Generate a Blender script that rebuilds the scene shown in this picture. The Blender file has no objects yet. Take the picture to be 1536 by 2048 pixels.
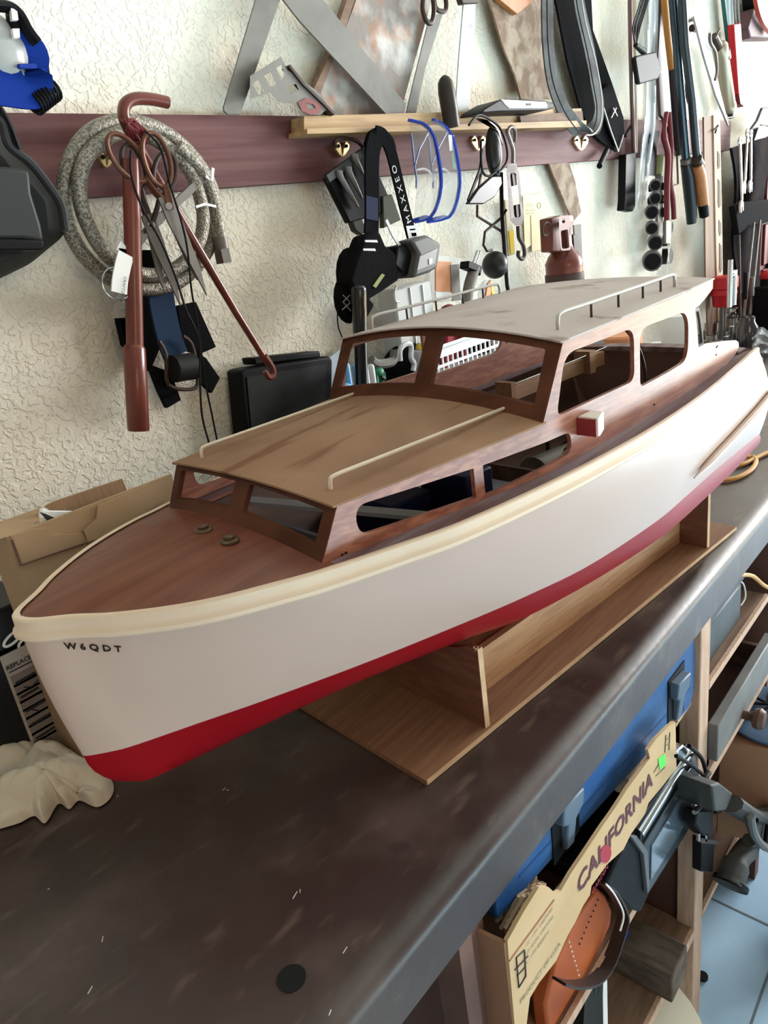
import bpy, bmesh, math, random
import numpy as np
from mathutils import Vector, Matrix
from mathutils.geometry import delaunay_2d_cdt
random.seed(7)
SC = bpy.context.scene
COL = SC.collection

# ------------------------------------------------------------------ camera
F = 1475.0
R = np.array([[0.644, 0.3557, -0.6773], [-0.7534, 0.1407, -0.6423], [-0.1332, 0.9239, 0.3586]])
_u, _s, _v = np.linalg.svd(R); R = _u @ _v
EYE = np.array([0, 0, 0.5])
cam = bpy.data.cameras.new('camera')
co = bpy.data.objects.new('camera', cam); COL.objects.link(co)
cam.sensor_fit = 'VERTICAL'; cam.sensor_height = 36.0; cam.lens = F / 2048 * 36.0
cam.clip_start = 0.02
mw = Matrix(R.tolist()).to_4x4(); mw.translation = Vector(EYE)
co.matrix_world = mw
SC.camera = co

# ------------------------------------------------------------------ light
SC.view_settings.view_transform = 'Standard'
SC.view_settings.look = 'None'
SC.view_settings.gamma = 1.0
SC.view_settings.use_curve_mapping = False
SC.view_settings.exposure = 0.08
SC.cycles.use_denoising = True
SC.cycles.max_bounces = 6
W = bpy.data.worlds.new('world'); SC.world = W; W.use_nodes = True
W.node_tree.nodes['Background'].inputs[0].default_value = (1.0, 0.90, 0.78, 1)
W.node_tree.nodes['Background'].inputs[1].default_value = 0.38

def area(name, loc, to, sx, sy, power, col, spread=180):
    L = bpy.data.lights.new(name, 'AREA'); L.shape = 'RECTANGLE'; L.size = sx; L.size_y = sy
    L.energy = power; L.color = col; L.spread = math.radians(spread)
    o = bpy.data.objects.new(name, L); COL.objects.link(o); o.location = loc
    o.rotation_euler = (Vector(to) - Vector(loc)).to_track_quat('-Z', 'Y').to_euler()
    return o
area('garage_door_daylight', (6.9, -1.7, 1.15), (0.9, 0.6, 0.25), 3.3, 1.5, 540, (0.97, 0.98, 1.0))
area('warm_fill_light', (-0.3, -2.1, 1.0), (0.6, 0.6, 0.1), 1.2, 0.8, 10, (1.0, 0.76, 0.46))  # added warm fill from behind the camera, not a ceiling lamp
sl = bpy.data.lights.new('sun', 'SUN'); sl.energy = 40.0; sl.angle = math.radians(1); sl.color = (1.0, 0.92, 0.76)
so = bpy.data.objects.new('sun', sl); COL.objects.link(so)
so.rotation_euler = Vector((-0.55, 0.25, -0.80)).to_track_quat('-Z', 'Y').to_euler()   # travels inwards from the open door

# ------------------------------------------------------------------ geometry helpers
def ray(px, py): return R @ np.array([px - 768.0, -(py - 1024.0), -F])
def at(px, py, Y):                       # point on the plane y = Y
    d = ray(px, py); return EYE + d * (Y / d[1])
def az(px, py, Z):                       # point on the plane z = Z
    d = ray(px, py); return EYE + d * ((Z - 0.5) / d[2])
def P(Y, *pts): return [at(p[0], p[1], Y if len(p) < 3 else p[2]) for p in pts]
def mpp(px, py, Y): return float(-(R.T @ (at(px, py, Y) - EYE))[2] / F)   # metres per pixel there
TH = math.radians(-5.958)
CU = np.array([math.cos(TH), math.sin(TH), 0]); CV = np.array([-math.sin(TH), math.cos(TH), 0])
V0 = 0.53625
UZ = np.array([0, 0, 1.0])
def bt(u, v, z): return u * CU + (V0 + v) * CV + z * UZ

def cr(pts, k=6, closed=False):          # Catmull-Rom
    P_ = [np.array(p, float) for p in pts]; n = len(P_); out = []
    rng = range(n) if closed else range(n - 1)
    for i in rng:
        if closed: a, b, c, d = P_[(i - 1) % n], P_[i], P_[(i + 1) % n], P_[(i + 2) % n]
        else: a, b, c, d = P_[max(i - 1, 0)], P_[i], P_[i + 1], P_[min(i + 2, n - 1)]
        for j in range(k):
            t = j / k
            out.append(0.5 * ((2 * b) + (-a + c) * t + (2 * a - 5 * b + 4 * c - d) * t * t + (-a + 3 * b - 3 * c + d) * t ** 3))
    if not closed: out.append(P_[-1])
    return out
def rnd(poly, r, n=4):                   # round the corners of a 2-D polygon
    out = []; m = len(poly)
    for i in range(m):
        p = np.array(poly[i], float)[:2]; a = np.array(poly[i - 1], float)[:2]; b = np.array(poly[(i + 1) % m], float)[:2]
        rr = r[i] if isinstance(r, (list, tuple)) else r
        da = a - p; db = b - p; la = np.linalg.norm(da); lb = np.linalg.norm(db)
        q = min(rr, la * .49, lb * .49)
        if q < 1e-6: out.append(tuple(p)); continue
        s = p + da / la * q; e = p + db / lb * q
        for j in range(n + 1):
            t = j / n; out.append(tuple((1 - t) ** 2 * s + 2 * t * (1 - t) * p + t * t * e))
    return out
def inpoly(x, y, poly):
    c = False; n = len(poly); j = n - 1
    for i in range(n):
        xi, yi = poly[i][:2]; xj, yj = poly[j][:2]
        if (yi > y) != (yj > y) and x < (xj - xi) * (y - yi) / (yj - yi) + xi: c = not c
        j = i
    return c

class M:
    def __init__(s): s.v = []; s.f = []
    def add(s, vs, fs):
        b = len(s.v); s.v += [tuple(float(c) for c in v) for v in vs]; s.f += [tuple(b + i for i in f) for f in fs]; return s
    def box(s, c, d, ax=None):
        c = np.array(c, float); ax = np.eye(3) if ax is None else np.array(ax, float)
        vs = [c + ax[0] * d[0] / 2 * i + ax[1] * d[1] / 2 * j + ax[2] * d[2] / 2 * k for i in (-1, 1) for j in (-1, 1) for k in (-1, 1)]
        return s.add(vs, [(0, 1, 3, 2), (4, 6, 7, 5), (0, 4, 5, 1), (2, 3, 7, 6), (0, 2, 6, 4), (1, 5, 7, 3)])
    def bb(s, lo, hi):
        lo = np.array(lo, float); hi = np.array(hi, float); return s.box((lo + hi) / 2, hi - lo)
    def prism(s, pts, off):
        n = len(pts); pts = [np.array(p, float) for p in pts]; off = np.array(off, float)
        nn = np.zeros(3)
        for i in range(n): nn += np.cross(pts[i], pts[(i + 1) % n])
        if nn @ off > 0: pts = pts[::-1]
        return s.add(pts + [p + off for p in pts], [tuple(range(n)), tuple(range(2 * n - 1, n - 1, -1))] + [(i + n, (i + 1) % n + n, (i + 1) % n, i) for i in range(n)])
    def tube(s, pts, r, n=8, closed=False, flat=1.0):
        pts = [np.array(p, float) for p in pts]; m = len(pts)
        rs = r if isinstance(r, (list, tuple, np.ndarray)) else [r] * m
        T = []
        for i in range(m):
            a = pts[(i - 1) % m] if (closed or i > 0) else pts[0]; b = pts[(i + 1) % m] if (closed or i < m - 1) else pts[-1]
            t = b - a; T.append(t / (np.linalg.norm(t) + 1e-12))
        x = np.cross(T[0], [0.13, 0.31, 0.94]); x /= np.linalg.norm(x); vs = []
        for i in range(m):
            x = x - T[i] * (x @ T[i]); x /= np.linalg.norm(x); y = np.cross(T[i], x)
            for k in range(n):
                a = 2 * math.pi * k / n; vs.append(pts[i] + rs[i] * (math.cos(a) * x + flat * math.sin(a) * y))
        fs = []
        for i in range(m if closed else m - 1):
            j = (i + 1) % m
            for k in range(n):
                l = (k + 1) % n; fs.append((i * n + k, i * n + l, j * n + l, j * n + k))
        if not closed: fs += [tuple(range(n - 1, -1, -1)), tuple((m - 1) * n + k for k in range(n))]
        return s.add(vs, fs)
    def lathe(s, prof, org, axis=(0, 0, 1), n=20):
        a = np.array(axis, float); a /= np.linalg.norm(a); org = np.array(org, float)
        x = np.cross(a, [0.2, 0.9, 0.1] if abs(a[1]) < .9 else [1, 0, 0]); x /= np.linalg.norm(x); y = np.cross(a, x)
        vs = []; m = len(prof)
        for r, h in prof:
            for k in range(n):
                t = 2 * math.pi * k / n; vs.append(org + a * h + max(r, 1e-5) * (math.cos(t) * x + math.sin(t) * y))
        fs = [(i * n + k, i * n + (k + 1) % n, (i + 1) * n + (k + 1) % n, (i + 1) * n + k) for i in range(m - 1) for k in range(n)]
        fs += [tuple(range(n - 1, -1, -1)), tuple((m - 1) * n + k for k in range(n))]
        return s.add(vs, fs)
    def cyl(s, a, b, r, r2=None, n=14):
        a = np.array(a, float); b = np.array(b, float); L = np.linalg.norm(b - a)
        return s.lathe([(r, 0), (r if r2 is None else r2, L)], a, b - a, n)
    def ball(s, c, r, sc=(1, 1, 1), n=14):
        vs = []; m = n // 2 + 1
        for i in range(m + 1):
            p = math.pi * i / m
            for k in range(n):
                t = 2 * math.pi * k / n
                vs.append(np.array(c) + r * np.array([sc[0] * math.sin(p) * math.cos(t), sc[1] * math.sin(p) * math.sin(t), sc[2] * math.cos(p)]))
        return s.add(vs, [(i * n + k, (i + 1) * n + k, (i + 1) * n + (k + 1) % n, i * n + (k + 1) % n) for i in range(m) for k in range(n)])
    def ribbon(s, pts, side, w, t):      # strap: cross-section w along side, t across
        pts = [np.array(p, float) for p in pts]; m = len(pts); vs = []
        for i in range(m):
            d = pts[min(i + 1, m - 1)] - pts[max(i - 1, 0)]; d /= np.linalg.norm(d) + 1e-12
            sd = np.array(side, float); sd = sd - d * (sd @ d); sd /= np.linalg.norm(sd) + 1e-12
            nn = np.cross(d, sd); ww = w[i] if isinstance(w, list) else w
            for a, b in ((-1, -1), (1, -1), (1, 1), (-1, 1)): vs.append(pts[i] + sd * ww / 2 * a + nn * t / 2 * b)
        fs = [(i * 4 + k, i * 4 + (k + 1) % 4, i * 4 + 4 + (k + 1) % 4, i * 4 + 4 + k) for i in range(m - 1) for k in range(4)]
        return s.add(vs, fs + [(3, 2, 1, 0), tuple(m * 4 - 4 + k for k in range(4))])
    def sheet(s, f, na, nb, g=None):     # shell between surface f(a,b) and g(a,b)
        vs = [f(i / na, j / nb) for i in range(na + 1) for j in range(nb + 1)]; N = len(vs); st = nb + 1
        fs = [(i * st + j, (i + 1) * st + j, (i + 1) * st + j + 1, i * st + j + 1) for i in range(na) for j in range(nb)]
        if g is None: return s.add(vs, fs)
        vs += [g(i / na, j / nb) for i in range(na + 1) for j in range(nb + 1)]
        fs += [tuple(N + k for k in q[::-1]) for q in fs]
        e = [i * st for i in range(na + 1)] + [na * st + j for j in range(1, st)] + [i * st + nb for i in range(na - 1, -1, -1)] + [j for j in range(nb - 1, 0, -1)]
        for i in range(len(e)):
            a, b = e[i], e[(i + 1) % len(e)]; fs.append((b, a, a + N, b + N))
        return s.add(vs, fs)
    def panel(s, outer, holes, f, g, step):   # plate with holes bent by f (front) and g (back)
        loops = [outer] + holes; pv = []; ed = []
        for L in loops:
            L2 = []
            for i in range(len(L)):
                a = np.array(L[i][:2], float); b = np.array(L[(i + 1) % len(L)][:2], float); k = max(1, int(np.linalg.norm(b - a) / step))
                L2 += [a + (b - a) * j / k for j in range(k)]
            b0 = len(pv); pv += L2; ed += [(b0 + i, b0 + (i + 1) % len(L2)) for i in range(len(L2))]
        xs = [p[0] for p in outer]; ys = [p[1] for p in outer]
        x = min(xs) + step / 2
        while x < max(xs):
            y = min(ys) + step / 2
            while y < max(ys):
                if inpoly(x, y, outer) and not any(inpoly(x, y, h) for h in holes) and min(np.hypot(q[0] - x, q[1] - y) for q in pv[:len(pv)]) > step * .35: pv.append(np.array([x, y]))
                y += step
            x += step
        V_, E_, F_, _, _, _ = delaunay_2d_cdt([Vector((float(p[0]), float(p[1]))) for p in pv], ed, [], 0, 1e-7)
        keep = []
        for q in F_:
            cx = sum(V_[i][0] for i in q) / 3; cy = sum(V_[i][1] for i in q) / 3
            if inpoly(cx, cy, outer) and not any(inpoly(cx, cy, h) for h in holes): keep.append(tuple(q))
        N = len(V_); vs = [f(v[0], v[1]) for v in V_] + [g(v[0], v[1]) for v in V_]
        cnt = {}
        for q in keep:
            for i in range(3): cnt[(q[i], q[(i + 1) % 3])] = 1
        fs = list(keep) + [tuple(N + i for i in q[::-1]) for q in keep]
        for (a, b) in list(cnt):
            if (b, a) not in cnt: fs.append((b, a, a + N, b + N))
        return s.add(vs, fs)
    def mesh(s, name, off):
        me = bpy.data.meshes.new(name); me.from_pydata([(x - off[0], y - off[1], z - off[2]) for x, y, z in s.v], [], s.f); me.update()
        bm = bmesh.new(); bm.from_mesh(me); bmesh.ops.recalc_face_normals(bm, faces=bm.faces); bm.to_mesh(me); bm.free()
        me.shade_smooth(); me.set_sharp_from_angle(angle=math.radians(38))
        return me

def part(par, name, mb, m, label=None, bev=0):
    o = bpy.data.objects.new(name, mb.mesh(name, list(par['_o'])))
    COL.objects.link(o); o.parent = par; o['_o'] = par['_o']
    o.data.materials.append(m)
    if label: o['label'] = label
    if bev: b = o.modifiers.new('bevel', 'BEVEL'); b.width = bev; b.segments = 2; b.limit_method = 'ANGLE'; b.angle_limit = math.radians(40)
    return o
def tag(o, label, cat, group=None, kind=None):
    if label: o['label'] = label
    if cat: o['category'] = cat
    if group: o['group'] = group
    if kind: o['kind'] = kind
def thing(name, label, cat, loc, group=None, kind=None):
    o = bpy.data.objects.new(name, None); COL.objects.link(o); o.location = [float(c) for c in loc]; o['_o'] = [float(c) for c in loc]
    o.empty_display_size = 0.02
    tag(o, label, cat, group, kind); return o
def solo(name, mb, m, label, cat, group=None, kind=None, bev=0):
    a = np.array(mb.v); lo = a.min(0); hi = a.max(0); off = [(lo[0] + hi[0]) / 2, (lo[1] + hi[1]) / 2, lo[2]]
    o = bpy.data.objects.new(name, mb.mesh(name, off)); COL.objects.link(o); o.location = off; o['_o'] = [float(c) for c in off]
    o.data.materials.append(m); tag(o, label, cat, group, kind)
    if bev: b = o.modifiers.new('bevel', 'BEVEL'); b.width = bev; b.segments = 2; b.limit_method = 'ANGLE'; b.angle_limit = math.radians(40)
    return o
def text(mb, s, f, size=1.0, align='LEFT', bold=0.0):   # lettering as mesh: f(x, y) -> point
    cu = bpy.data.curves.new('t', 'FONT'); cu.body = s; cu.size = size; cu.offset = size * bold; cu.resolution_u = 2; cu.align_x = align
    o = bpy.data.objects.new('t', cu); COL.objects.link(o)
    bpy.context.view_layer.update()
    me = bpy.data.meshes.new_from_object(o)
    mb.add([f(v.co.x, v.co.y) for v in me.vertices], [tuple(p.vertices) for p in me.polygons])
    bpy.data.objects.remove(o); bpy.data.meshes.remove(me); return mb
def plane_map(o, x, y): 
    o = np.array(o, float); x = np.array(x, float); y = np.array(y, float); return lambda a, b: o + x * a + y * b

# ------------------------------------------------------------------ materials
_mc = {}
def mat(name, col, rough=0.5, metal=0.0, col2=None, sc=20.0, stretch=(1, 1, 1), mix=(0.4, 0.65), bump=0.0, bsc=None, coat=0.0, alpha=1.0, trans=0.0, det=5, rot=(0, 0, 0), spec=0.22, rough2=None, kind='noise'):
    if name in _mc: return _mc[name]
    m = bpy.data.materials.new(name); m.use_nodes = True; nt = m.node_tree; N = nt.nodes; L = nt.links; b = N['Principled BSDF']
    def c4(c): return (c[0], c[1], c[2], 1)
    b.inputs['Base Color'].default_value = c4(col); b.inputs['Roughness'].default_value = rough; b.inputs['Metallic'].default_value = metal
    b.inputs['Coat Weight'].default_value = coat; b.inputs['Coat Roughness'].default_value = 0.12
    b.inputs['Alpha'].default_value = alpha; b.inputs['Transmission Weight'].default_value = trans
    b.inputs['Specular IOR Level'].default_value = spec
    if trans: b.inputs['IOR'].default_value = 1.15
    if col2 or bump:
        tc = N.new('ShaderNodeTexCoord'); mp = N.new('ShaderNodeMapping'); mp.inputs['Scale'].default_value = stretch; mp.inputs['Rotation'].default_value = rot
        L.new(tc.outputs['Object'], mp.inputs['Vector'])
        nz = N.new('ShaderNodeTexNoise'); nz.inputs['Scale'].default_value = sc; nz.inputs['Detail'].default_value = det; nz.inputs['Distortion'].default_value = 0.4
        L.new(mp.outputs[0], nz.inputs['Vector']); fac = nz.outputs['Fac']
        if col2:
            r = N.new('ShaderNodeValToRGB'); r.color_ramp.elements[0].position = mix[0]; r.color_ramp.elements[1].position = mix[1]
            r.color_ramp.elements[0].color = c4(col); r.color_ramp.elements[1].color = c4(col2)
            L.new(fac, r.inputs[0]); L.new(r.outputs[0], b.inputs['Base Color'])
            if rough2 is not None:
                mr = N.new('ShaderNodeMapRange'); mr.inputs['From Min'].default_value = mix[0]; mr.inputs['From Max'].default_value = mix[1]
                mr.inputs['To Min'].default_value = rough; mr.inputs['To Max'].default_value = rough2; L.new(fac, mr.inputs[0]); L.new(mr.outputs[0], b.inputs['Roughness'])
        if bump:
            n2 = N.new('ShaderNodeTexNoise'); n2.inputs['Scale'].default_value = bsc or sc; n2.inputs['Detail'].default_value = 4; L.new(mp.outputs[0], n2.inputs['Vector'])
            bp = N.new('ShaderNodeBump'); bp.inputs['Strength'].default_value = min(1, bump); bp.inputs['Distance'].default_value = 0.002 * max(1, bump)
            L.new(n2.outputs['Fac'], bp.inputs['Height']); L.new(bp.outputs[0], b.inputs['Normal'])
    _mc[name] = m; return m
def layer(m, col, sc, lo, hi, stretch=(1, 1, 1), rough=None, rot=(0, 0, 0), amount=1.0, det=4, seed=0.0):
    """another blotchy colour layer over an existing material"""
    nt = m.node_tree; N = nt.nodes; L = nt.links; b = N['Principled BSDF']
    tc = N.new('ShaderNodeTexCoord'); mp = N.new('ShaderNodeMapping'); mp.inputs['Scale'].default_value = stretch; mp.inputs['Rotation'].default_value = rot; mp.inputs['Location'].default_value = (seed, seed, 0)
    L.new(tc.outputs['Object'], mp.inputs['Vector'])
    nz = N.new('ShaderNodeTexNoise'); nz.inputs['Scale'].default_value = sc; nz.inputs['Detail'].default_value = det; L.new(mp.outputs[0], nz.inputs['Vector'])
    mr = N.new('ShaderNodeMapRange'); mr.inputs['From Min'].default_value = lo; mr.inputs['From Max'].default_value = hi; mr.inputs['To Max'].default_value = amount; L.new(nz.outputs['Fac'], mr.inputs[0])
    mx = N.new('ShaderNodeMix'); mx.data_type = 'RGBA'; L.new(mr.outputs[0], mx.inputs['Factor'])
    ins = b.inputs['Base Color']
    if ins.links: L.new(ins.links[0].from_socket, mx.inputs['A'])
    else: mx.inputs['A'].default_value = ins.default_value
    mx.inputs['B'].default_value = (*col, 1); L.new(mx.outputs['Result'], ins)
    if rough is not None:
        mr2 = N.new('ShaderNodeMapRange'); mr2.inputs['From Min'].default_value = lo; mr2.inputs['From Max'].default_value = hi
        mr2.inputs['To Min'].default_value = b.inputs['Roughness'].default_value; mr2.inputs['To Max'].default_value = rough; L.new(nz.outputs['Fac'], mr2.inputs[0])
        if not b.inputs['Roughness'].links: L.new(mr2.outputs[0], b.inputs['Roughness'])
    return m

RZ = (0, 0, -TH)
m_wall = mat('stucco', (0.78, 0.73, 0.61), 0.9, spec=0.1, col2=(0.83, 0.79, 0.69), sc=3)
def stucco():
    nt = m_wall.node_tree; N = nt.nodes; L = nt.links; b = N['Principled BSDF']
    tc = N.new('ShaderNodeTexCoord')
    n1 = N.new('ShaderNodeTexNoise'); n1.inputs['Scale'].default_value = 105; n1.inputs['Detail'].default_value = 3; n1.inputs['Distortion'].default_value = 0.7
    r1 = N.new('ShaderNodeValToRGB'); r1.color_ramp.elements[0].position = 0.46; r1.color_ramp.elements[1].position = 0.56
    n2 = N.new('ShaderNodeTexNoise'); n2.inputs['Scale'].default_value = 260; n2.inputs['Detail'].default_value = 3
    mx = N.new('ShaderNodeMath'); mx.operation = 'MULTIPLY_ADD'; mx.inputs[1].default_value = 0.35
    bp = N.new('ShaderNodeBump'); bp.inputs['Strength'].default_value = 0.55; bp.inputs['Distance'].default_value = 0.0028
    L.new(tc.outputs['Object'], n1.inputs['Vector']); L.new(tc.outputs['Object'], n2.inputs['Vector'])
    L.new(n1.outputs['Fac'], r1.inputs[0]); L.new(n2.outputs['Fac'], mx.inputs[0]); L.new(r1.outputs[0], mx.inputs[2])
    L.new(mx.outputs[0], bp.inputs['Height']); L.new(bp.outputs[0], b.inputs['Normal'])
stucco()
m_rail = mat('rail_paint', (0.11, 0.040, 0.040), 0.65, spec=0.25, col2=(0.165, 0.072, 0.068), sc=9, stretch=(0.5, 3, 9), bump=0.3, bsc=12)
m_bench = mat('bench_paint', (0.028, 0.016, 0.014), 0.31, spec=0.5, col2=(0.055, 0.036, 0.028), sc=4, mix=(0.35, 0.7), bump=0.15, bsc=90, rough2=0.5)
layer(m_bench, (0.095, 0.068, 0.056), 11, 0.50, 0.74, amount=0.7, seed=3)
layer(m_bench, (0.20, 0.15, 0.11), 18, 0.60, 0.74, stretch=(1, 3.2, 1), rot=(0, 0, .6), amount=0.35, seed=9)
layer(m_bench, (0.012, 0.014, 0.014), 7, 0.66, 0.72, amount=0.8, seed=5)
m_floor = mat('concrete_sky_tint', (0.30, 0.46, 0.62), 0.5, col2=(0.36, 0.53, 0.70), sc=5, bump=0.1, bsc=40)  # blue of the reflected sky is put into the floor colour
m_hull = mat('hull_white', (0.53, 0.385, 0.32), 0.28, coat=0.3, spec=0.4, col2=(0.51, 0.37, 0.305), sc=5, mix=(.4, .6))
m_gun = mat('gunwale_cream', (0.64, 0.49, 0.36), 0.35, coat=0.12)
m_red = mat('hull_red', (0.26, 0.001, 0.006), 0.42, spec=0.35)
m_deck = mat('deck_mahogany', (0.105, 0.020, 0.007), 0.42, spec=0.35, col2=(0.16, 0.042, 0.018), sc=14, stretch=(0.35, 6, 1), rot=RZ, coat=0.15)
layer(m_deck, (0.175, 0.077, 0.043), 7, 0.42, 0.66, stretch=(1, 1, 1), rough=0.75, amount=0.6, seed=2)
m_side = mat('cabin_mahogany', (0.22, 0.066, 0.038), 0.45, spec=0.4, col2=(0.36, 0.135, 0.075), sc=70, stretch=(0.35, 3, 3), rot=RZ, coat=0.6, det=7)
m_side.node_tree.nodes['Principled BSDF'].inputs['Coat Roughness'].default_value = 0.28
m_frame = mat('frame_mahogany', (0.060, 0.018, 0.009), 0.65, spec=0.1, col2=(0.10, 0.034, 0.017), sc=14, stretch=(4, 1, 1), rot=RZ)
m_sdeck = mat('side_deck_dusty', (0.12, 0.055, 0.05), 0.6, col2=(0.25, 0.20, 0.21), sc=9, stretch=(0.5, 4, 1), rot=RZ)
m_roofF = mat('front_roof_dusty', (0.21, 0.105, 0.055), 0.62, spec=0.3, col2=(0.31, 0.175, 0.10), sc=7, stretch=(1, 1, 1), rot=RZ)
layer(m_roofF, (0.14, 0.045, 0.015), 11, 0.60, 0.66, stretch=(0.35, 2.2, 1), rot=RZ, amount=0.75, seed=4)
m_roof = mat('roof_dusty', (0.44, 0.38, 0.355), 0.55, col2=(0.36, 0.29, 0.265), sc=6, rot=RZ)
layer(m_roof, (0.15, 0.07, 0.045), 15, 0.585, 0.66, stretch=(1.5, 0.8, 1), rot=RZ, amount=0.6, seed=1)
m_int = mat('interior_wood', (0.07, 0.035, 0.022), 0.7, col2=(0.12, 0.06, 0.04), sc=14, stretch=(0.5, 4, 2), rot=RZ)
m_batten = mat('batten_wood', (0.28, 0.15, 0.08), 0.6, col2=(0.36, 0.21, 0.12), sc=22, stretch=(0.5, 5, 5), rot=RZ)
m_ply = mat('stand_plywood', (0.20, 0.10, 0.055), 0.55, col2=(0.26, 0.14, 0.075), sc=22, stretch=(0.4, 8, 3), rot=RZ, bump=0.2, bsc=50)
m_plate = mat('stand_plate', (0.14, 0.055, 0.035), 0.5, col2=(0.19, 0.085, 0.05), sc=20, stretch=(1, 1, 5), rot=RZ)
m_oak = mat('stand_oak', (0.36, 0.20, 0.10), 0.5, col2=(0.27, 0.14, 0.07), sc=24, stretch=(0.5, 6, 10), rot=RZ)
m_edge = mat('raw_wood_edge', (0.50, 0.34, 0.20), 0.7, col2=(0.42, 0.27, 0.16), sc=40)
m_steel = mat('steel_dull', (0.17, 0.155, 0.14), 0.45, 0.25, col2=(0.12, 0.108, 0.095), sc=14)
m_steelp = mat('steel_plate', (0.20, 0.185, 0.165), 0.6, 0.0, col2=(0.155, 0.145, 0.13), sc=18, bump=.1, bsc=90)
m_chrome = mat('chrome', (0.48, 0.48, 0.48), 0.25, 1.0)
m_rail_cream = mat('cream_rail', (0.62, 0.53, 0.42), 0.35, 0.1)
m_rail_metal = mat('bright_rail', (0.42, 0.40, 0.38), 0.35, 0.4)
m_brown_metal = mat('brown_metal', (0.045, 0.026, 0.020), 0.5)
m_black = mat('black_plastic', (0.005, 0.005, 0.006), 0.5, spec=0.12)
m_blackc = mat('black_cloth', (0.007, 0.007, 0.008), 0.95, spec=0.05, bump=.4, bsc=120)
m_dgrey = mat('dark_grey_plastic', (0.013, 0.014, 0.0135), 0.55, spec=0.15, col2=(0.018, 0.019, 0.0185), sc=8)
m_grey = mat('grey_plastic', (0.10, 0.10, 0.10), 0.45)
m_rubber = mat('black_rubber', (0.020, 0.021, 0.021), 0.5, spec=0.25, bump=.3, bsc=60)
m_rubl = mat('worn_rubber', (0.11, 0.115, 0.115), 0.5, col2=(0.05, 0.05, 0.05), sc=20)
m_rust = mat('rusty_plate', (0.22, 0.19, 0.17), 0.7, 0.3, col2=(0.30, 0.16, 0.10), sc=22, mix=(.5, .62), bump=.4, bsc=70)
layer(m_rust, (0.50, 0.50, 0.48), 14, 0.5, 0.68, amount=.8, seed=6)
m_saw = mat('weathered_blade', (0.20, 0.13, 0.085), 0.75, col2=(0.34, 0.27, 0.20), sc=30, mix=(.45, .6), bump=.6, bsc=60)
m_paint = mat('chipped_pale_paint', (0.52, 0.56, 0.56), 0.5, col2=(0.30, 0.31, 0.30), sc=40, mix=(.6, .68))
m_redp = mat('red_brown_paint', (0.16, 0.038, 0.025), 0.35, coat=.3, col2=(0.12, 0.03, 0.022), sc=20)
m_braid = mat('braided_steel', (0.36, 0.33, 0.28), 0.4, 0.5, col2=(0.13, 0.115, 0.09), sc=420, mix=(.42, .58), bump=.9, bsc=420)
m_bronze = mat('bronze_handle', (0.12, 0.05, 0.03), 0.4, 0.4)
m_brass = mat('brass', (0.75, 0.58, 0.28), 0.35, 0.6)
m_woodl = mat('pine_strip', (0.46, 0.30, 0.15), 0.6, col2=(0.36, 0.23, 0.12), sc=20, stretch=(.5, 4, 8))
m_woodd = mat('shelf_wood', (0.16, 0.095, 0.065), 0.7, col2=(0.24, 0.15, 0.10), sc=16, stretch=(.6, 4, 4))
m_post = mat('post_wood', (0.52, 0.36, 0.26), 0.7, col2=(0.42, 0.28, 0.20), sc=26, stretch=(6, 6, .6))
m_bside = mat('bench_side_brown', (0.095, 0.048, 0.038), 0.6, col2=(0.13, 0.07, 0.052), sc=8)
m_card = mat('cardboard', (0.36, 0.235, 0.135), 0.8, col2=(0.42, 0.28, 0.17), sc=10, bump=.2, bsc=30)
m_cardy = mat('yellow_card', (0.45, 0.315, 0.17), 0.8, col2=(0.49, 0.35, 0.20), sc=10)
m_cardo = mat('brown_card_side', (0.30, 0.16, 0.095), 0.8)
m_corr = mat('corrugated_edge', (0.40, 0.28, 0.16), 0.9, col2=(0.10, 0.06, 0.04), sc=120, mix=(.45, .55))
m_ink = mat('ink', (0.03, 0.03, 0.035), 0.6)
m_inkg = mat('green_ink', (0.13, 0.15, 0.10), 0.7)
m_inkr = mat('red_ink', (0.32, 0.03, 0.05), 0.6)
m_inkp = mat('plum_ink', (0.10, 0.03, 0.045), 0.6)
m_white = mat('white_plastic', (0.75, 0.77, 0.78), 0.4)
m_paper = mat('white_paper', (0.78, 0.78, 0.76), 0.8)
m_yellowp = mat('yellow_paper', (0.80, 0.76, 0.50), 0.8)
m_rag = mat('cotton_rag', (0.62, 0.54, 0.43), 0.95, col2=(0.55, 0.46, 0.36), sc=9, bump=.3, bsc=200)
m_blue = mat('blue_plastic', (0.010, 0.065, 0.21), 0.5, spec=0.2, col2=(0.04, 0.11, 0.24), sc=10, mix=(.4, .75), bump=.2, bsc=150)
m_blues = mat('blue_strap', (0.005, 0.028, 0.22), 0.75, spec=.1)
m_latch = mat('latch_grey', (0.09, 0.13, 0.18), 0.45)
m_orange = mat('orange_fabric', (0.42, 0.105, 0.03), 0.55, col2=(0.36, 0.08, 0.025), sc=14)
m_orangep = mat('orange_pack', (0.60, 0.25, 0.12), 0.5)
m_yel = mat('yellow_plastic', (0.75, 0.48, 0.04), 0.4)
m_cord = mat('orange_cord', (0.55, 0.30, 0.10), 0.5)
m_redc = mat('red_plastic', (0.42, 0.015, 0.02), 0.4)
m_dred = mat('dark_red', (0.14, 0.018, 0.022), 0.45)
m_teal = mat('teal_plastic', (0.02, 0.09, 0.09), 0.45)
m_green = mat('green_plastic', (0.02, 0.16, 0.08), 0.4)
m_lblue = mat('light_blue_plastic', (0.18, 0.42, 0.72), 0.4)
m_pack = mat('grey_cap', (0.62, 0.64, 0.65), 0.4)
m_clear = mat('clear_plastic', (0.88, 0.92, 0.94), 0.12, alpha=0.30)
m_clearb = mat('clear_bag', (0.80, 0.85, 0.88), 0.15, alpha=0.55, bump=1.5, bsc=14)
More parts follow.
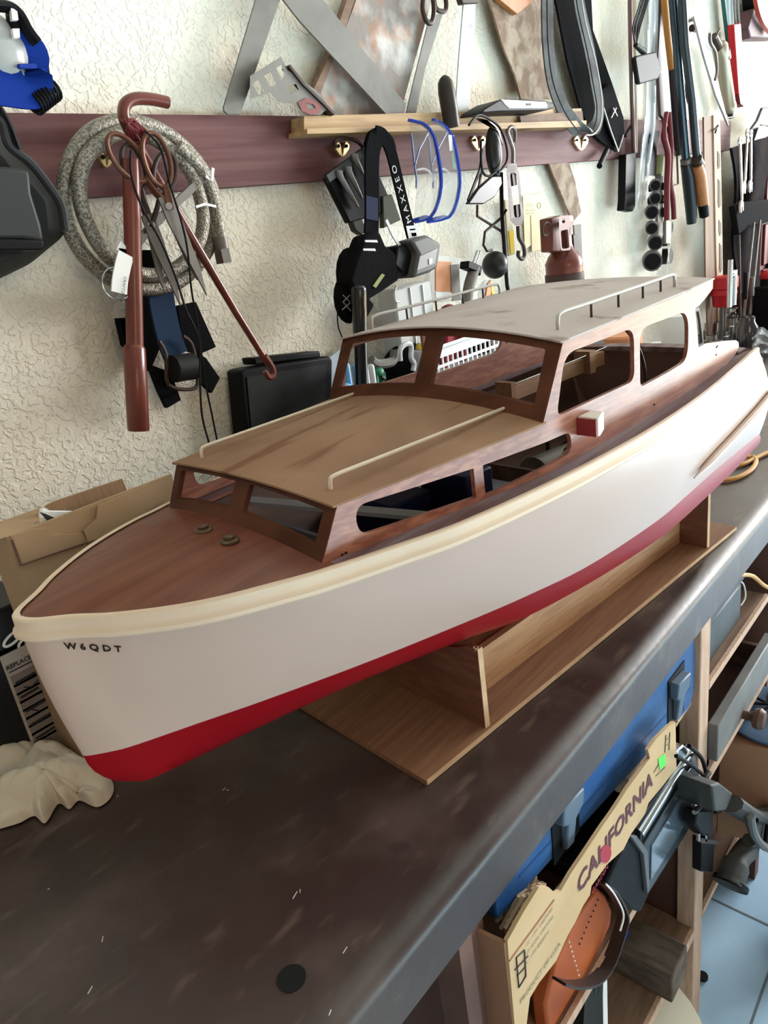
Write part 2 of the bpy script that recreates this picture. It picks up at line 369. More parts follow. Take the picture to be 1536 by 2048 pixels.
m_gog = mat('goggle_lens', (0.85, 0.90, 0.95), 0.05, alpha=0.30)
m_gblue = mat('goggle_blue', (0.02, 0.06, 0.45), 0.25)
m_iron = mat('cast_iron', (0.035, 0.036, 0.035), 0.55, 0.0, col2=(0.06, 0.06, 0.057), sc=20, bump=.3, bsc=60)
m_drw = mat('drawer_grey', (0.17, 0.17, 0.165), 0.5, col2=(0.13, 0.13, 0.13), sc=14)
m_tbox = mat('toolbox_grey', (0.04, 0.05, 0.055), 0.45, col2=(0.06, 0.07, 0.078), sc=14)
m_glass = mat('dark_glass', (0.03, 0.05, 0.07), 0.05, coat=1)
m_navy = mat('navy_cloth', (0.006, 0.0055, 0.008), 0.95, spec=.03, col2=(.018, .012, .012), sc=14)
m_oldwood = mat('old_wood_block', (0.075, 0.058, 0.042), 0.85, col2=(0.13, 0.10, 0.075), sc=22, stretch=(3, 1, 3), bump=.4, bsc=60)
m_lime = mat('lime_sticker', (0.10, 0.85, 0.10), 0.5)
m_label = mat('print_grey', (0.42, 0.36, 0.31), 0.6)
m_dkbox = mat('dark_carton', (0.012, 0.012, 0.012), 0.35)
m_orw = mat('orange_wood', (0.45, 0.19, 0.07), 0.45, col2=(0.36, 0.14, 0.05), sc=20, stretch=(5, 5, 1))

# ------------------------------------------------------------------ setting
def struct(name, mb, m, label=None):
    o = solo(name, mb, m, label, None, kind='structure'); return o
WY = 0.90; FZ = -0.90
struct('floor', M().bb((-1.5, -4.5, FZ - .05), (7.0, WY + .1, FZ)), m_floor)
struct('unseen_ceiling', M().bb((-1.5, -2.2, 2.4), (7.0, WY + .1, 2.5)), mat('ceiling_board', (.46, .44, .40), .9))  # out of view, added to keep the sun off the interior
struct('driveway', M().bb((7.0, -9, FZ - .06), (16, 3, FZ - .002)), mat('driveway_concrete', (.66, .57, .40), .8))
struct('wall_back', M().bb((-1.5, WY, FZ - .02), (7.0, WY + .1, 2.4)), m_wall)
jm = mat('floor_joint', (0.13, 0.16, 0.19), 0.8)
a = az(1455, 1812, FZ); b = az(1536, 1850, FZ); d = (b - a) / np.linalg.norm(b - a); n_ = np.array([-d[1], d[0], 0])
struct('trim_2', M().prism([a - d * .3 + n_ * .002, a + d * 1.5 + n_ * .002, a + d * 1.5 - n_ * .002, a - d * .3 - n_ * .002], (0, 0, .0008)), jm)
a = az(1536, 1950, FZ); b = az(1505, 2040, FZ); d = (b - a) / np.linalg.norm(b - a); n_ = np.array([-d[1], d[0], 0])
struct('trim_3', M().prism([a - d * .8 + n_ * .002, a + d * 1.0 + n_ * .002, a + d * 1.0 - n_ * .002, a - d * .8 - n_ * .002], (0, 0, .0008)), jm)
RY = 0.878
struct('trim_1', M().bb((-1.2, RY, .578), (2.83, WY + .002, .6668)), m_rail)

# ------------------------------------------------------------------ workbench
FY = 0.302                                 # front plane of the shelving
BX0, BX1 = -0.5, 4.2
wt = thing('workbench_top', 'long dark brown painted worktop with a rounded, shiny worn front edge', 'workbench', (1, .6, -.07))
prof = [(0.898, 0.0)]                      # (y, z) section of the slab with a bullnose
prof += [(0.320 - 0.023 * math.sin(t), -0.018 + 0.018 * math.cos(t)) for t in [i * math.pi / 2 / 8 for i in range(9)]]
prof += [(0.297, -0.066), (0.301, -0.070), (0.898, -0.070)]
mb = M(); nx = 2
vs = [(x, y, z) for x in (BX0, BX1) for (y, z) in prof]; k = len(prof)
mb.add(vs, [tuple(range(k)), tuple(range(2 * k - 1, k - 1, -1))] + [(i, (i + 1) % k, (i + 1) % k + k, i + k) for i in range(k)])
part(wt, 'slab', mb, m_bench)
mb = M(); c = az(583, 1957, 0); mb.cyl(c, c + np.array([0, 0, .0006]), .011, n=24)
part(wt, 'stain_spot', mb, mat('spot_black', (0.008, 0.011, 0.011), .35), 'round dark spot on the worktop')
mb = M()
for (px, py, L, an) in ((448, 1578, .006, .2), (455, 1580, .005, 1.9), (235, 1592, .004, .4), (97, 1778, .003, 0), (180, 1980, .010, .5), (205, 1878, .009, .9), (660, 2025, .007, .4), (590, 1790, .012, .3), (600, 1782, .006, .8), (690, 1900, .01, .2)):
    c = az(px, py, 0.0003); mb.box(c, (L * .6, .0006, .0004), [[math.cos(an), math.sin(an), 0], [-math.sin(an), math.cos(an), 0], [0, 0, 1]])
o = part(wt, 'wood_chip', mb, mat('pale_chip', (.55, .5, .45), .8)); o['kind'] = 'stuff'

def ysec(p, Y=FY): return at(p[0], p[1], Y)
sh = thing('bench_shelving', 'open wooden shelving under the worktop, brown panels with raw wood edges', 'shelving', (1, .6, FZ))
part(sh, 'post', M().bb((0.918, FY, FZ), (0.957, FY + .03, -.071)), m_post, bev=.002)
part(sh, 'side_panel', M().bb((0.924, FY + .03, FZ), (0.945, .88, -.071)), m_bside)
part(sh, 'side_panel', M().bb((0.352, FY + .012, FZ), (0.384, .88, -.071)), m_bside)
part(sh, 'post', M().bb((0.333, FY, FZ), (0.3515, FY + .03, -.071)), m_bside)
part(sh, 'shelf_board', M().bb((0.393, FY + .006, -.388), (0.923, .87, -.372)), m_woodd)
part(sh, 'shelf_board', M().bb((0.393, FY + .006, -.672), (0.923, .87, -.652)), m_woodd)
part(sh, 'shelf_edge', M().bb((0.393, FY, -.387), (0.917, FY + .006, -.371)), m_post)
part(sh, 'shelf_edge', M().bb((0.393, FY, -.672), (0.917, FY + .006, -.652)), m_post)
part(sh, 'cleat', M().bb((0.70, FY + .012, -.205), (0.917, FY + .03, -.178)), m_post)
part(sh, 'shelf_board', M().bb((0.958, FY + .006, -.200), (1.26, .87, -.188)), m_woodd)
part(sh, 'shelf_edge', M().bb((0.958, FY, -.200), (1.26, FY + .006, -.187)), m_post)
part(sh, 'shelf_board', M().bb((0.958, FY + .006, -.660), (1.26, .87, -.650)), m_woodd)
part(sh, 'shelf_edge', M().bb((0.958, FY, -.662), (1.26, FY + .006, -.648)), m_post)
part(sh, 'drawer_rail', M().bb((0.958, FY - .002, -.375), (1.28, FY + .02, -.352)), m_post)
part(sh, 'side_panel', M().bb((1.30, FY + .004, FZ), (1.325, .88, -.071)), m_bside)
part(sh, 'back_panel', M().bb((0.30, .875, FZ), (4.1, .895, -.071)), m_bside)
part(sh, 'side_panel', M().bb((2.2, FY + .004, FZ), (2.23, .87, -.071)), m_bside)
part(sh, 'shelf_board', M().bb((1.326, FY + .006, -.36), (2.2, .87, -.345)), m_bside)
dr = thing('drawer', 'shallow grey drawer front with a dark wooden knob, right of the post', 'drawer', (1.11, FY, -.352))
part(dr, 'drawer_box', M().bb((0.962, FY + .002, -.35), (1.25, .8, -.335)).bb((0.962, FY + .002, -.35), (0.972, .8, -.285)).bb((1.24, FY + .002, -.35), (1.25, .8, -.285)), m_bside)
part(dr, 'drawer_front', M().bb((0.960, FY - .014, -.330), (1.255, FY + .002, -.262)), m_drw, bev=.002)
c = at(1480, 1452, FY - .03); kb = M().lathe([(.008, 0), (.007, .010), (.009, .014), (.016, .018), (.018, .026), (.014, .033), (.002, .035)], (1.085, FY - .014, -.322), (0, -1, 0))
part(dr, 'knob', kb, mat('dark_knob', (.10, .055, .04), .45))

# ------------------------------------------------------------------ stand under the boat
st = thing('boat_stand', 'low plywood cradle stand carrying the model boat, a tall cut-out plate at each end', 'stand', bt(.71, 0, 0))
def bbox(mb, u0, u1, v0, v1, z0, z1):
    return mb.prism([bt(u0, v0, z0), bt(u1, v0, z0), bt(u1, v1, z0), bt(u0, v1, z0)], (0, 0, z1 - z0))
part(st, 'base_board', bbox(M(), .368, 1.058, -.1105, .1105, 0.0005, .0065), m_ply)
for s in (-1, 1): part(st, 'board_edge', bbox(M(), .369, 1.057, s * .1110 - .0006, s * .1110 + .0006, .001, .0062), m_edge)
def plate(u, zt, cut):
    prof = [(-.107, .0065), (-.107, zt)] + cut + [(.107, zt), (.107, .0065)]
    return M().prism([bt(u, v, z) for v, z in prof], CU * .007)
part(st, 'cradle_plate', plate(.4615, .1005, [(-.094, .1005), (-.08, .094), (-.05, .086), (0, .080), (.05, .086), (.08, .094), (.094, .1005)]), m_plate)
part(st, 'cradle_plate', plate(.966, .112, [(-.098, .112), (-.06, .098), (0, .086), (.06, .098), (.098, .112)]), m_plate)
for u, zt in ((.4615, .1005), (.966, .112)):
    part(st, 'plate_edge', M().prism([bt(u, -.1078, .0067), bt(u + .007, -.1078, .0067), bt(u + .007, -.1078, zt + .001), bt(u, -.1078, zt + .001)], CV * .0008), m_edge)
cst = M()
for i in range(7): cst.box(bt(.461 + random.uniform(0, .007), -.105 + random.uniform(-.003, .006), .101 + random.uniform(0, .001)), (.004, .0012, .0012), [[random.uniform(-1, 1), random.uniform(-1, 1), .4], [1, 0, 0], [0, 1, 0]])
o = part(st, 'splinter', cst, mat('splinter', (.7, .55, .35), .8)); o['kind'] = 'stuff'
for s in (-1, 1): part(st, 'stringer', bbox(M(), .4685, .966, s * .0624 - .004, s * .0624 + .004, .0066, .060), m_oak)
part(st, 'stringer_cap', bbox(M(), .4685, .966, -.058, .058, .050, .0565), m_ply)

# ------------------------------------------------------------------ the model boat
bo = thing('model_boat', 'long wooden model cabin cruiser, white hull over red bottom, varnished cabins', 'model boat', bt(.55, 0, .084))
def curve(rows, cols):
    A = np.array(rows, float); uu = A[:, 0]; l = [0]
    for i in range(1, len(uu)): l.append(l[-1] + math.hypot(uu[i] - uu[i - 1], A[i, 1] - A[i - 1, 1]) + 1e-6)
    return A
SHEER = np.array([(.104, .000, .277), (.106, .008, .277), (.113, .018, .2765), (.13, .034, .276), (.15, .057, .275), (.18, .083, .274), (.21, .1025, .2735), (.25, .1205, .273), (.28, .131, .272), (.34, .149, .272), (.4, .164, .272), (.5, .175, .2725), (.6, .179, .273), (.7, .1785, .2745), (.8, .172, .2765), (.9, .161, .280), (1.018, .145, .285)])
WL = np.array([(.1165, 0, .148), (.120, .004, .148), (.135, .015, .148), (.15, .023, .148), (.2, .042, .148), (.25, .061, .148), (.34, .091, .148), (.44, .119, .148), (.51, .136, .148), (.6, .150, .147), (.73, .1535, .147), (.82, .147, .147), (.92, .139, .148), (1.075, .131, .150)])
CH = np.array([(.133, 0, .1115), (.145, .003, .1045), (.16, .006, .099), (.22, .012, .0945), (.29, .030, .098), (.37, .052, .100), (.476, .088, .102), (.535, .112, .104), (.65, .128, .104), (.78, .137, .107), (.9, .133, .112), (1.0, .129, .119), (1.087, .124, .127)])
KE = np.array([(.139, 0, .1068), (.148, 0, .1015), (.16, 0, .0975), (.185, 0, .0930), (.22, 0, .0905), (.35, 0, .086), (.5, 0, .0835), (.7, 0, .084), (.97, 0, .089), (1.09, 0, .098)])
NS = 70
def samp(A, s):
    u = A[0, 0] + (A[-1, 0] - A[0, 0]) * s
    return u, float(np.interp(u, A[:, 0], A[:, 1])), float(np.interp(u, A[:, 0], A[:, 2]))
def sp(i): return (i / NS) ** 1.7 if i < NS else 1.0
def smooth(A, n=400):
    pts = cr([A[i] for i in range(len(A))], 24); B = np.array(pts); return B
SHEER, WL, CH, KE = [smooth(a) for a in (SHEER, WL, CH, KE)]
def side_pt(s, t):                         # t 0 = sheer, 1 = waterline
    a = np.array(samp(SHEER, s)); b = np.array(samp(WL, s)); p = a + (b - a) * t
    bow = max(0, 1 - s / .35)
    bulge = (.004 + .010 * max(0, (s - .45) / .55)) * math.sin(math.pi * t) - .006 * bow * math.sin(math.pi * t) * min(1, s * 30)
    p[1] = max(0, p[1] + bulge * min(1, s * 25))
    p[0] += (-.003) * math.sin(math.pi * t) * max(0, 1 - s * 12)
    return p
def bot_pt(s, t):
    a = np.array(samp(WL, s)); b = np.array(samp(CH, s)); c = np.array(samp(KE, s))
    if t < .5:
        q = t * 2; p = a + (b - a) * q; p[1] += .003 * math.sin(math.pi * q) * min(1, s * 8); p[0] -= .0042 * math.sin(math.pi * q) * max(0, 1 - s * 14); return p
    q = t * 2 - 1; return b + (c - b) * q
def W3(p, sgn): return bt(p[0], sgn * p[1], p[2])
mb = M()
NT = 10
for sgn in (-1, 1):
    mb.sheet(lambda a, b: W3(side_pt(sp(round(a * NS)), b), sgn), NS, NT)
tr = [W3(side_pt(1, j / NT), -1) for j in range(NT + 1)] + [W3(side_pt(1, j / NT), 1) for j in range(NT, -1, -1)]
mb.add(tr, [tuple(range(len(tr)))])
part(bo, 'hull_topsides', mb, m_hull)
mb = M()
for sgn in (-1, 1):
    mb.sheet(lambda a, b: W3(bot_pt(sp(round(a * NS)), b), sgn), NS, 8)
tr = [W3(bot_pt(1, j / 8), -1) for j in range(9)] + [W3(bot_pt(1, j / 8), 1) for j in range(7, -1, -1)]
mb.add(tr, [tuple(range(len(tr)))])
part(bo, 'hull_bottom', mb, m_red, 'dark red bottom of the hull')
# gunwale mouldings: flat cream band, then a rounded bead
def off_sheer(s, out, dz):
    u, w, z = samp(SHEER, s); u2, w2, _ = samp(SHEER, min(1, s + .002)); u1, w1, _ = samp(SHEER, max(0, s - .002))
    t = np.array([u2 - u1, w2 - w1]); t /= np.linalg.norm(t) + 1e-9
    return np.array([u - t[1] * out, w + t[0] * out, z + dz])
secs = [(-.004, .001), (.0005, .0015), (.0018, .0003), (.0020, -.006), (.0024, -.0085), (.0044, -.0105), (.0046, -.0135), (.0026, -.0155), (-.002, -.016)]
for sgn in (-1, 1):
    mb = M(); N2 = 90
    def g(a, b, sgn=sgn):
        q = secs[round(b * (len(secs) - 1))]; p = off_sheer((round(a * N2) / N2) ** 1.7, q[0], q[1])
        if p[1] < 0 or a < .0001: p[1] = 0 if a > 0.0001 else 0; 
        return W3(p, sgn)
    mb.sheet(g, N2, len(secs) - 1)
    part(bo, 'gunwale', mb, m_gun)
# spray strips on the aft quarters
for sgn in (-1, 1):
    pts = []
    for i in range(25):
        q = i / 24; u = .80 + (1.046 - .80) * q; z = .178 + .041 * q
        # find side surface breadth at this height
        s = (u - .104) / (1.018 - .104); best = None
        for it in range(12):
            t = (samp(SHEER, min(1, s))[2] - z) / (samp(SHEER, min(1, s))[2] - .148); p = side_pt(min(1, s), t); s += (u - p[0]) / .93
            s = max(0, min(1, s))
        pts.append(bt(u, sgn * (p[1] + .004), z))
    rr = [.0010 + .0040 * min(1, i / 4) for i in range(25)]
    part(bo, 'spray_strip', M().tube(pts, rr, 8), m_hull)
# registration letters on both bows
def on_bow(sgn):
    def f(x, y):
        u = .1235 + x * .78; z = .2512 + y - x * .25; s = (u - .104) / .914
        for it in range(10):
            t = (samp(SHEER, s)[2] - z) / (samp(SHEER, s)[2] - .148); p = side_pt(s, t); s = max(.001, s + (u - p[0]) / .93)
        return bt(u - .0006, sgn * (p[1] + .0006), z)
    return f
part(bo, 'registration_letters', text(M(), 'W 6 Q D T', on_bow(-1), .0078, bold=.028), mat('letters_black', (.02, .012, .01), .4), 'dark lettering W6QDT near the bow')
# decks
def deck_z(u, v, w): return float(np.interp(u, SHEER[:, 0], SHEER[:, 2])) - .001 + .011 * max(0, 1 - (v / max(w, .001)) ** 2) * min(1, w / .12)
def deck(a, b, dz=0):
    s = .003 + a * .205; u, w, z = samp(SHEER, s); v = (b * 2 - 1) * (w - .0015)
    return bt(u, v, deck_z(u, v, w) + dz)
part(bo, 'foredeck', M().sheet(lambda a, b: deck(a ** 1.4, b), 30, 16, lambda a, b: deck(a ** 1.4, b, -.004)), m_deck)
CW_U = [.285, .3095, .36, .44, .529, .565, .7, .8, .9, 1.0]; CW_W = [.1205, .1235, .131, .141, .152, .1525, .150, .146, .140, .133]
def cw(u): return float(np.interp(u, CW_U, CW_W))
for sgn in (-1, 1):
    def f(a, b, dz=0, sgn=sgn):
        s = .205 + a * .795; u, w, z = samp(SHEER, s); wi = cw(u) - .012; v = wi + (w - .001 - wi) * b
        zz = z - .001 + (1 - b) * .002 - .004 * min(1, max(0, (u - .3) / .2)) * (1 - b)
        return bt(u, sgn * v, zz + dz)
    part(bo, 'side_deck', M().sheet(f, 50, 3, lambda a, b: f(a, b, -.004)), m_sdeck)
u_, w_, z_ = samp(SHEER, .97)
part(bo, 'aft_deck', M().sheet(lambda a, b: bt(.992 + .024 * a, (2 * b - 1) * (.130), .286 + .004 * (1 - (2 * b - 1) ** 2)), 3, 10, lambda a, b: bt(.992 + .024 * a, (2 * b - 1) * (.130), .283)), m_sdeck)
part(bo, 'cabin_floor', M().prism([bt(.30, -.062, .165), bt(.40, -.095, .165), bt(.55, -.125, .165), bt(1.0, -.118, .165), bt(1.0, .118, .165), bt(.55, .125, .165), bt(.40, .095, .165), bt(.30, .062, .165)], (0, 0, .004)), m_int)
for px, py in ((408, 1061), (460, 1082)):
    c = az(px, py, .2825)
    v = part(bo, 'deck_fitting', M().lathe([(.0078, -.001), (.0078, .001), (.006, .002), (.0045, .0022), (.0045, .0045), (.002, .0055)], c, n=20), mat('fitting_brown', (.09, .055, .035), .4, .3), 'small round fitting on the foredeck')
# cabin sides
outer = [(.283, .262), (.3095, .3133), (.40, .3150), (.5295, .3185), (.5650, .3835), (.65, .3850), (.76, .3870), (.889, .3905), (.8885, .381), (.870, .374), (.852, .3685), (.838, .3665), (.846, .340), (.850, .320), (.87, .3205), (.928, .312), (.972, .3045), (.982, .300), (.984, .294), (.976, .288), (.94, .2785), (.86, .272), (.7, .268), (.5, .262), (.4, .261)]
f1 = rnd([(.323, .2825), (.323, .3075), (.443, .3015), (.443, .2755)], [.012, .013, .001, .001], 6)
f2 = rnd([(.4535, .3010), (.4535, .2725), (.5705, .2785), (.5705, .2990)], [.001, .001, .010, .010], 6)
wa = rnd([(.5495, .3185), (.5665, .3720), (.6915, .3725), (.6915, .3185)], [.010, .016, .016, .012], 6)
wb = rnd([(.7035, .3085), (.7035, .3690), (.8205, .3680), (.8205, .3120), (.765, .3095)], [.008, .018, .024, .020, .001], 6)
for sgn in (-1, 1):
    wb_ = wb if sgn < 0 else rnd([(.7035, .3085), (.7035, .3690), (.852, .3660), (.842, .3120), (.765, .3095)], [.008, .018, .02, .020, .001], 6)
    part(bo, 'cabin_side', M().panel(outer, [f1, f2, wa, wb_], lambda u, z: bt(u, sgn * cw(u), z), lambda u, z: bt(u, sgn * (cw(u) - .0045), z), .012), m_side)
# windshields
def ws(v0, u0, z0, c0, v1, u1, z1, c1, th):
    def f(a, b, d=0):                       # a = -1..1 across, b = 0..1 up
        v = a * (v0 + (v1 - v0) * b)
        z = (z0 + c0 * (1 - a * a)) * (1 - b) + (z1 + c1 * (1 - a * a)) * b
        return bt(u0 + (u1 - u0) * b + d, v, z)
    return (lambda a, b: f(a, b)), (lambda a, b: f(a, b, th))
f, g = ws(.1195, .2835, .263, .013, .1225, .3085, .3125, .005, .0055)
wsp = part(bo, 'front_windshield', M().panel([(-1, 0), (1, 0), (1, 1), (-1, 1)], [rnd([(-.90, .36), (-.09, .36), (-.09, .88), (-.90, .88)], .02), rnd([(.09, .36), (.90, .36), (.90, .88), (.09, .88)], .02)], f, g, .09), m_frame)
part(bo, 'windshield_sill', M().tube([bt(.2815 - .001, v, .2655 + .0115 * (1 - (v / .1195) ** 2)) for v in np.linspace(-.119, .119, 17)], .0022, 6), m_frame)
f, g = ws(.1515, .5275, .3165, .0135, .152, .5640, .3820, .0135, .0055)
part(bo, 'rear_windshield', M().panel([(-1, 0), (1, 0), (1, 1), (-1, 1)], [rnd([(-.915, .20), (-.075, .20), (-.075, .89), (-.90, .89)], .02), rnd([(.075, .20), (.915, .20), (.90, .89), (.075, .89)], .02)], f, g, .08), m_frame)
# roofs
def roof(u0, u1, z0, z1, c0, c1, ov, th, dz=0):
    def f(a, b, d=0):
        u = u0 + (u1 - u0) * a; w = cw(min(max(u, .3095), 1)) + ov; q = 2 * b - 1
        return bt(u + (q * q) * 0 - .0, w * q, z0 + (z1 - z0) * a + (c0 + (c1 - c0) * a) * (1 - q * q) + d)
    return (lambda a, b: f(a, b)), (lambda a, b: f(a, b, -th))
f, g = roof(.3045, .5330, .3140, .3185, .005, .0135, .0006, .0018)
part(bo, 'front_cabin_roof', M().sheet(f, 20, 20, g), m_roofF)
f, g = roof(.5605, .8920, .3845, .3925, .0135, .0065, .0006, .0018)
part(bo, 'wheelhouse_roof', M().sheet(f, 24, 20, g), m_roof)
# hand rails
for sgn in (-1, 1):
    pts = [bt(.324, sgn * .0985, .3165), bt(.325, sgn * .0985, .323), bt(.330, sgn * .099, .3262)] + [bt(.330 + .2 * i / 6, sgn * (.099 + .0085 * i / 6), .3262 + .0015 * i / 6) for i in range(1, 7)] + [bt(.541, sgn * .108, .3272), bt(.5455, sgn * .108, .3255)]
    hr = part(bo, 'cabin_handrail', M().tube(cr(pts, 4), .0017, 8), m_rail_cream)
    pts = [bt(.592, sgn * .1290, .386), bt(.5925, sgn * .1290, .3975), bt(.5985, sgn * .1290, .4035)] + [bt(.5985 + .222 * i / 6, sgn * (.1290 - .004 * i / 6), .4035 + .003 * i / 6) for i in range(1, 7)] + [bt(.8275, sgn * .1245, .4025), bt(.828, sgn * .1245, .392)]
    hr = part(bo, 'roof_handrail', M().tube(cr(pts, 4), .0019, 8), m_rail_metal)
    for q in (.235, .47, .70, .88):
        u = .5985 + .222 * q; v = sgn * (.129 - .004 * q)
        part(hr, 'rail_post', M().cyl(bt(u, v, .388), bt(u, v, .4035 + .003 * q), .0013, n=8), m_brown_metal)
# grab handles behind the wheelhouse
for sgn in (-1, 1):
    v = sgn * (.141)
    pts = [bt(.832, v, .3635), bt(.846, v, .3635), bt(.852, v, .360), bt(.8625, v, .328), bt(.861, v, .3215), bt(.848, v, .3205)]
    part(bo, 'grab_handle', M().tube(cr(pts, 4), .0018, 8, flat=1.6), m_brown_metal)
# navigation lights
for sgn, cm in ((-1, mat('lamp_red', (.24, .03, .03), .4)), (1, m_green)):
    b0 = .152
    h_ = part(bo, 'navigation_light', M().prism([bt(.583, sgn * b0, .292), bt(.583, sgn * (b0 + .021), .292), bt(.586, sgn * (b0 + .022), .292), bt(.606, sgn * (b0 + .014), .292), bt(.606, sgn * b0, .292)], (0, 0, .018)), mat('lamp_cream', (.78, .72, .62), .5), bev=.001)
    part(h_, 'lens', bbox(M(), .5805, .5835, min(sgn * (b0 + .0005), sgn * (b0 + .021)), max(sgn * (b0 + .0005), sgn * (b0 + .021)), .2925, .3085), cm)
# dots (screw holes) on the cabin side
mb = M()
for u, z in ((.306, .2735), (.3095, .2738), (.328, .270), (.446, .268), (.449, .267), (.735, .282), (.905, .309), (.908, .310), (.905, .300)):
    p = bt(u, -(cw(u) + .0002), z); mb.cyl(p - CV * .0004, p + CV * .0008, .0011, n=8)
o = part(bo, 'screw_hole', mb, m_black); o['kind'] = 'stuff'
# interior
part(bo, 'inner_batten', bbox(M(), .762, .985, .062, .072, .264, .2835), m_batten)
part(bo, 'batten_block', bbox(M(), .7465, .755, .052, .078, .262, .292), m_batten)
part(bo, 'batten_block', bbox(M(), .930, .945, .052, .078, .262, .294), m_batten)
part(bo, 'batten_wire', M().tube([bt(.76, .058, .287), bt(.9, .055, .289), bt(.98, .055, .291)], .0008, 6), m_chrome)
for sgn in (-1, 1): part(bo, 'inner_lining', M().sheet(lambda a, b: bt(.30 + .69 * a, sgn * (cw(.30 + .69 * a) - .0065 - (.055 * (1 - a) ** 2 + .02) * b), .262 - .10 * b), 20, 3, lambda a, b: bt(.30 + .69 * a, sgn * (cw(.30 + .69 * a) - .009 - (.055 * (1 - a) ** 2 + .02) * b), .262 - .10 * b)), m_int)
part(bo, 'bulkhead', bbox(M(), .612, .617, -.135, .135, .165, .235), m_int)
part(bo, 'white_shelf', bbox(M(), .50, .61, -.128, .10, .214, .218), mat('shelf_pale', (.42, .45, .48), .5), 'pale shelf inside the front cabin')
part(bo, 'battery', bbox(M(), .505, .545, -.075, -.01, .218, .262), mat('batt_blue', (.01, .012, .05), .5), 'dark blue battery block', bev=.002)
part(bo, 'battery', bbox(M(), .435, .49, -.04, .06, .195, .250), mat('batt_blue', (.01, .012, .05), .5), 'dark blue battery block', bev=.002)
part(bo, 'cross_brace', M().prism([bt(.43, -.128, .252), bt(.445, -.128, .252), bt(.375, .115, .252), bt(.36, .115, .252)], (0, 0, .004)), mat('brace_pale', (.40, .40, .38), .5))
part(bo, 'dash_panel', bbox(M(), .335, .339, -.10, .10, .215, .262), mat('dash_grey', (.14, .14, .16), .5))
part(bo, 'motor', M().cyl(bt(.70, -.01, .19), bt(.78, -.01, .185), .024, n=20).cyl(bt(.69, -.01, .19), bt(.70, -.01, .19), .008), m_steel)
part(bo, 'receiver_box', bbox(M(), .83, .89, -.05, .03, .166, .20), m_black)
for i in range(3):
    a = [bt(.72 + .03 * i, -.03 + .02 * i, .20), bt(.74 + .03 * i, -.05, .235 + .006 * i), bt(.80, -.03 - .01 * i, .222), bt(.86, 0.0, .21)]
    part(bo, 'wire', M().tube(cr(a, 6), .0012, 6), m_brown_metal)
part(bo, 'hoop', M().tube(cr([bt(.80, .04, .166), bt(.795, .035, .26), bt(.80, .03, .32), bt(.81, .02, .345), bt(.822, .005, .365)], 6), .0028, 8), m_brown_metal)
part(bo, 'hoop', M().tube(cr([bt(.86, -.02, .352), bt(.885, -.03, .335), bt(.905, -.04, .30), bt(.90, -.05, .26), bt(.88, -.05, .22)], 6), .0022, 8), m_brown_metal)
part(bo, 'whisker_wire', M().tube(cr([bt(.345, -.09, .296), bt(.352, -.09, .26), bt(.356, -.085, .235)], 5), .0008, 6), m_paper)

# ------------------------------------------------------------------ tools on the rail, left part
YN = np.array([0, -1.0, 0])
def pp(mb, Y, th, *pts): return mb.prism(P(Y, *pts), (0, th, 0))
def disc_px(mb, px, py, Y, r, th): c = at(px, py, Y); return mb.cyl(c, c + np.array([0, th, 0]), r, n=20)
def pegs(name, px, py, Y, L, r, m, label, cat, group=None):
    c = at(px, py, Y); return solo(name, M().cyl(c, c + np.array([0, L, 0]), r), m, label, cat, group)

# face shield at the far left
t = thing('face_shield', 'dark grey moulded face shield hanging at the left end of the rail', 'face shield', at(30, 560, .78))
def shell(Y0, dome, poly, cen):
    def f(mb):
        ps = rnd(poly, 14, 3); n = len(ps); vs = [at(p[0], p[1], Y0) for p in ps] + [at(cen[0] + (p[0] - cen[0]) * .93, cen[1] + (p[1] - cen[1]) * .93, Y0 - dome * .6) for p in ps] + [at(cen[0] + (p[0] - cen[0]) * .72, cen[1] + (p[1] - cen[1]) * .72, Y0 - dome) for p in ps]
        fs = [tuple(range(2 * n, 3 * n)), tuple(range(n - 1, -1, -1))]
        for k in (0, 1): fs += [(k * n + i, k * n + (i + 1) % n, (k + 1) * n + (i + 1) % n, (k + 1) * n + i) for i in range(n)]
        return mb.add(vs, fs)
    return f
part(t, 'shell', shell(.86, .05, [(-90, 230), (0, 262), (40, 318), (88, 350), (122, 392), (130, 470), (60, 528), (-10, 562), (-110, 540)], (10, 430))(M()), m_dgrey)
part(t, 'front_plate', pp(M(), .795, .012, (-80, 322), (60, 338), (65, 388), (84, 450), (90, 484), (50, 478), (-90, 480)), m_grey if False else mat('shield_grey', (.028, .03, .029), .5), bev=.004)
part(t, 'lower_lip', pp(M(), .79, .02, (-90, 474), (89, 480), (87, 500), (-90, 502)), m_black, bev=.002)
part(t, 'rim', M().tube(cr(P(.80, (-60, 215), (0, 240), (18, 290), (60, 325), (95, 368), (122, 410), (131, 462)), 6), .0045, 8), m_rubber)
part(t, 'strap', M().ribbon(cr(P(.80, (-10, 205), (8, 232), (22, 262), (36, 300)), 5), [0, 1, 0], .012, .002), m_rubber)
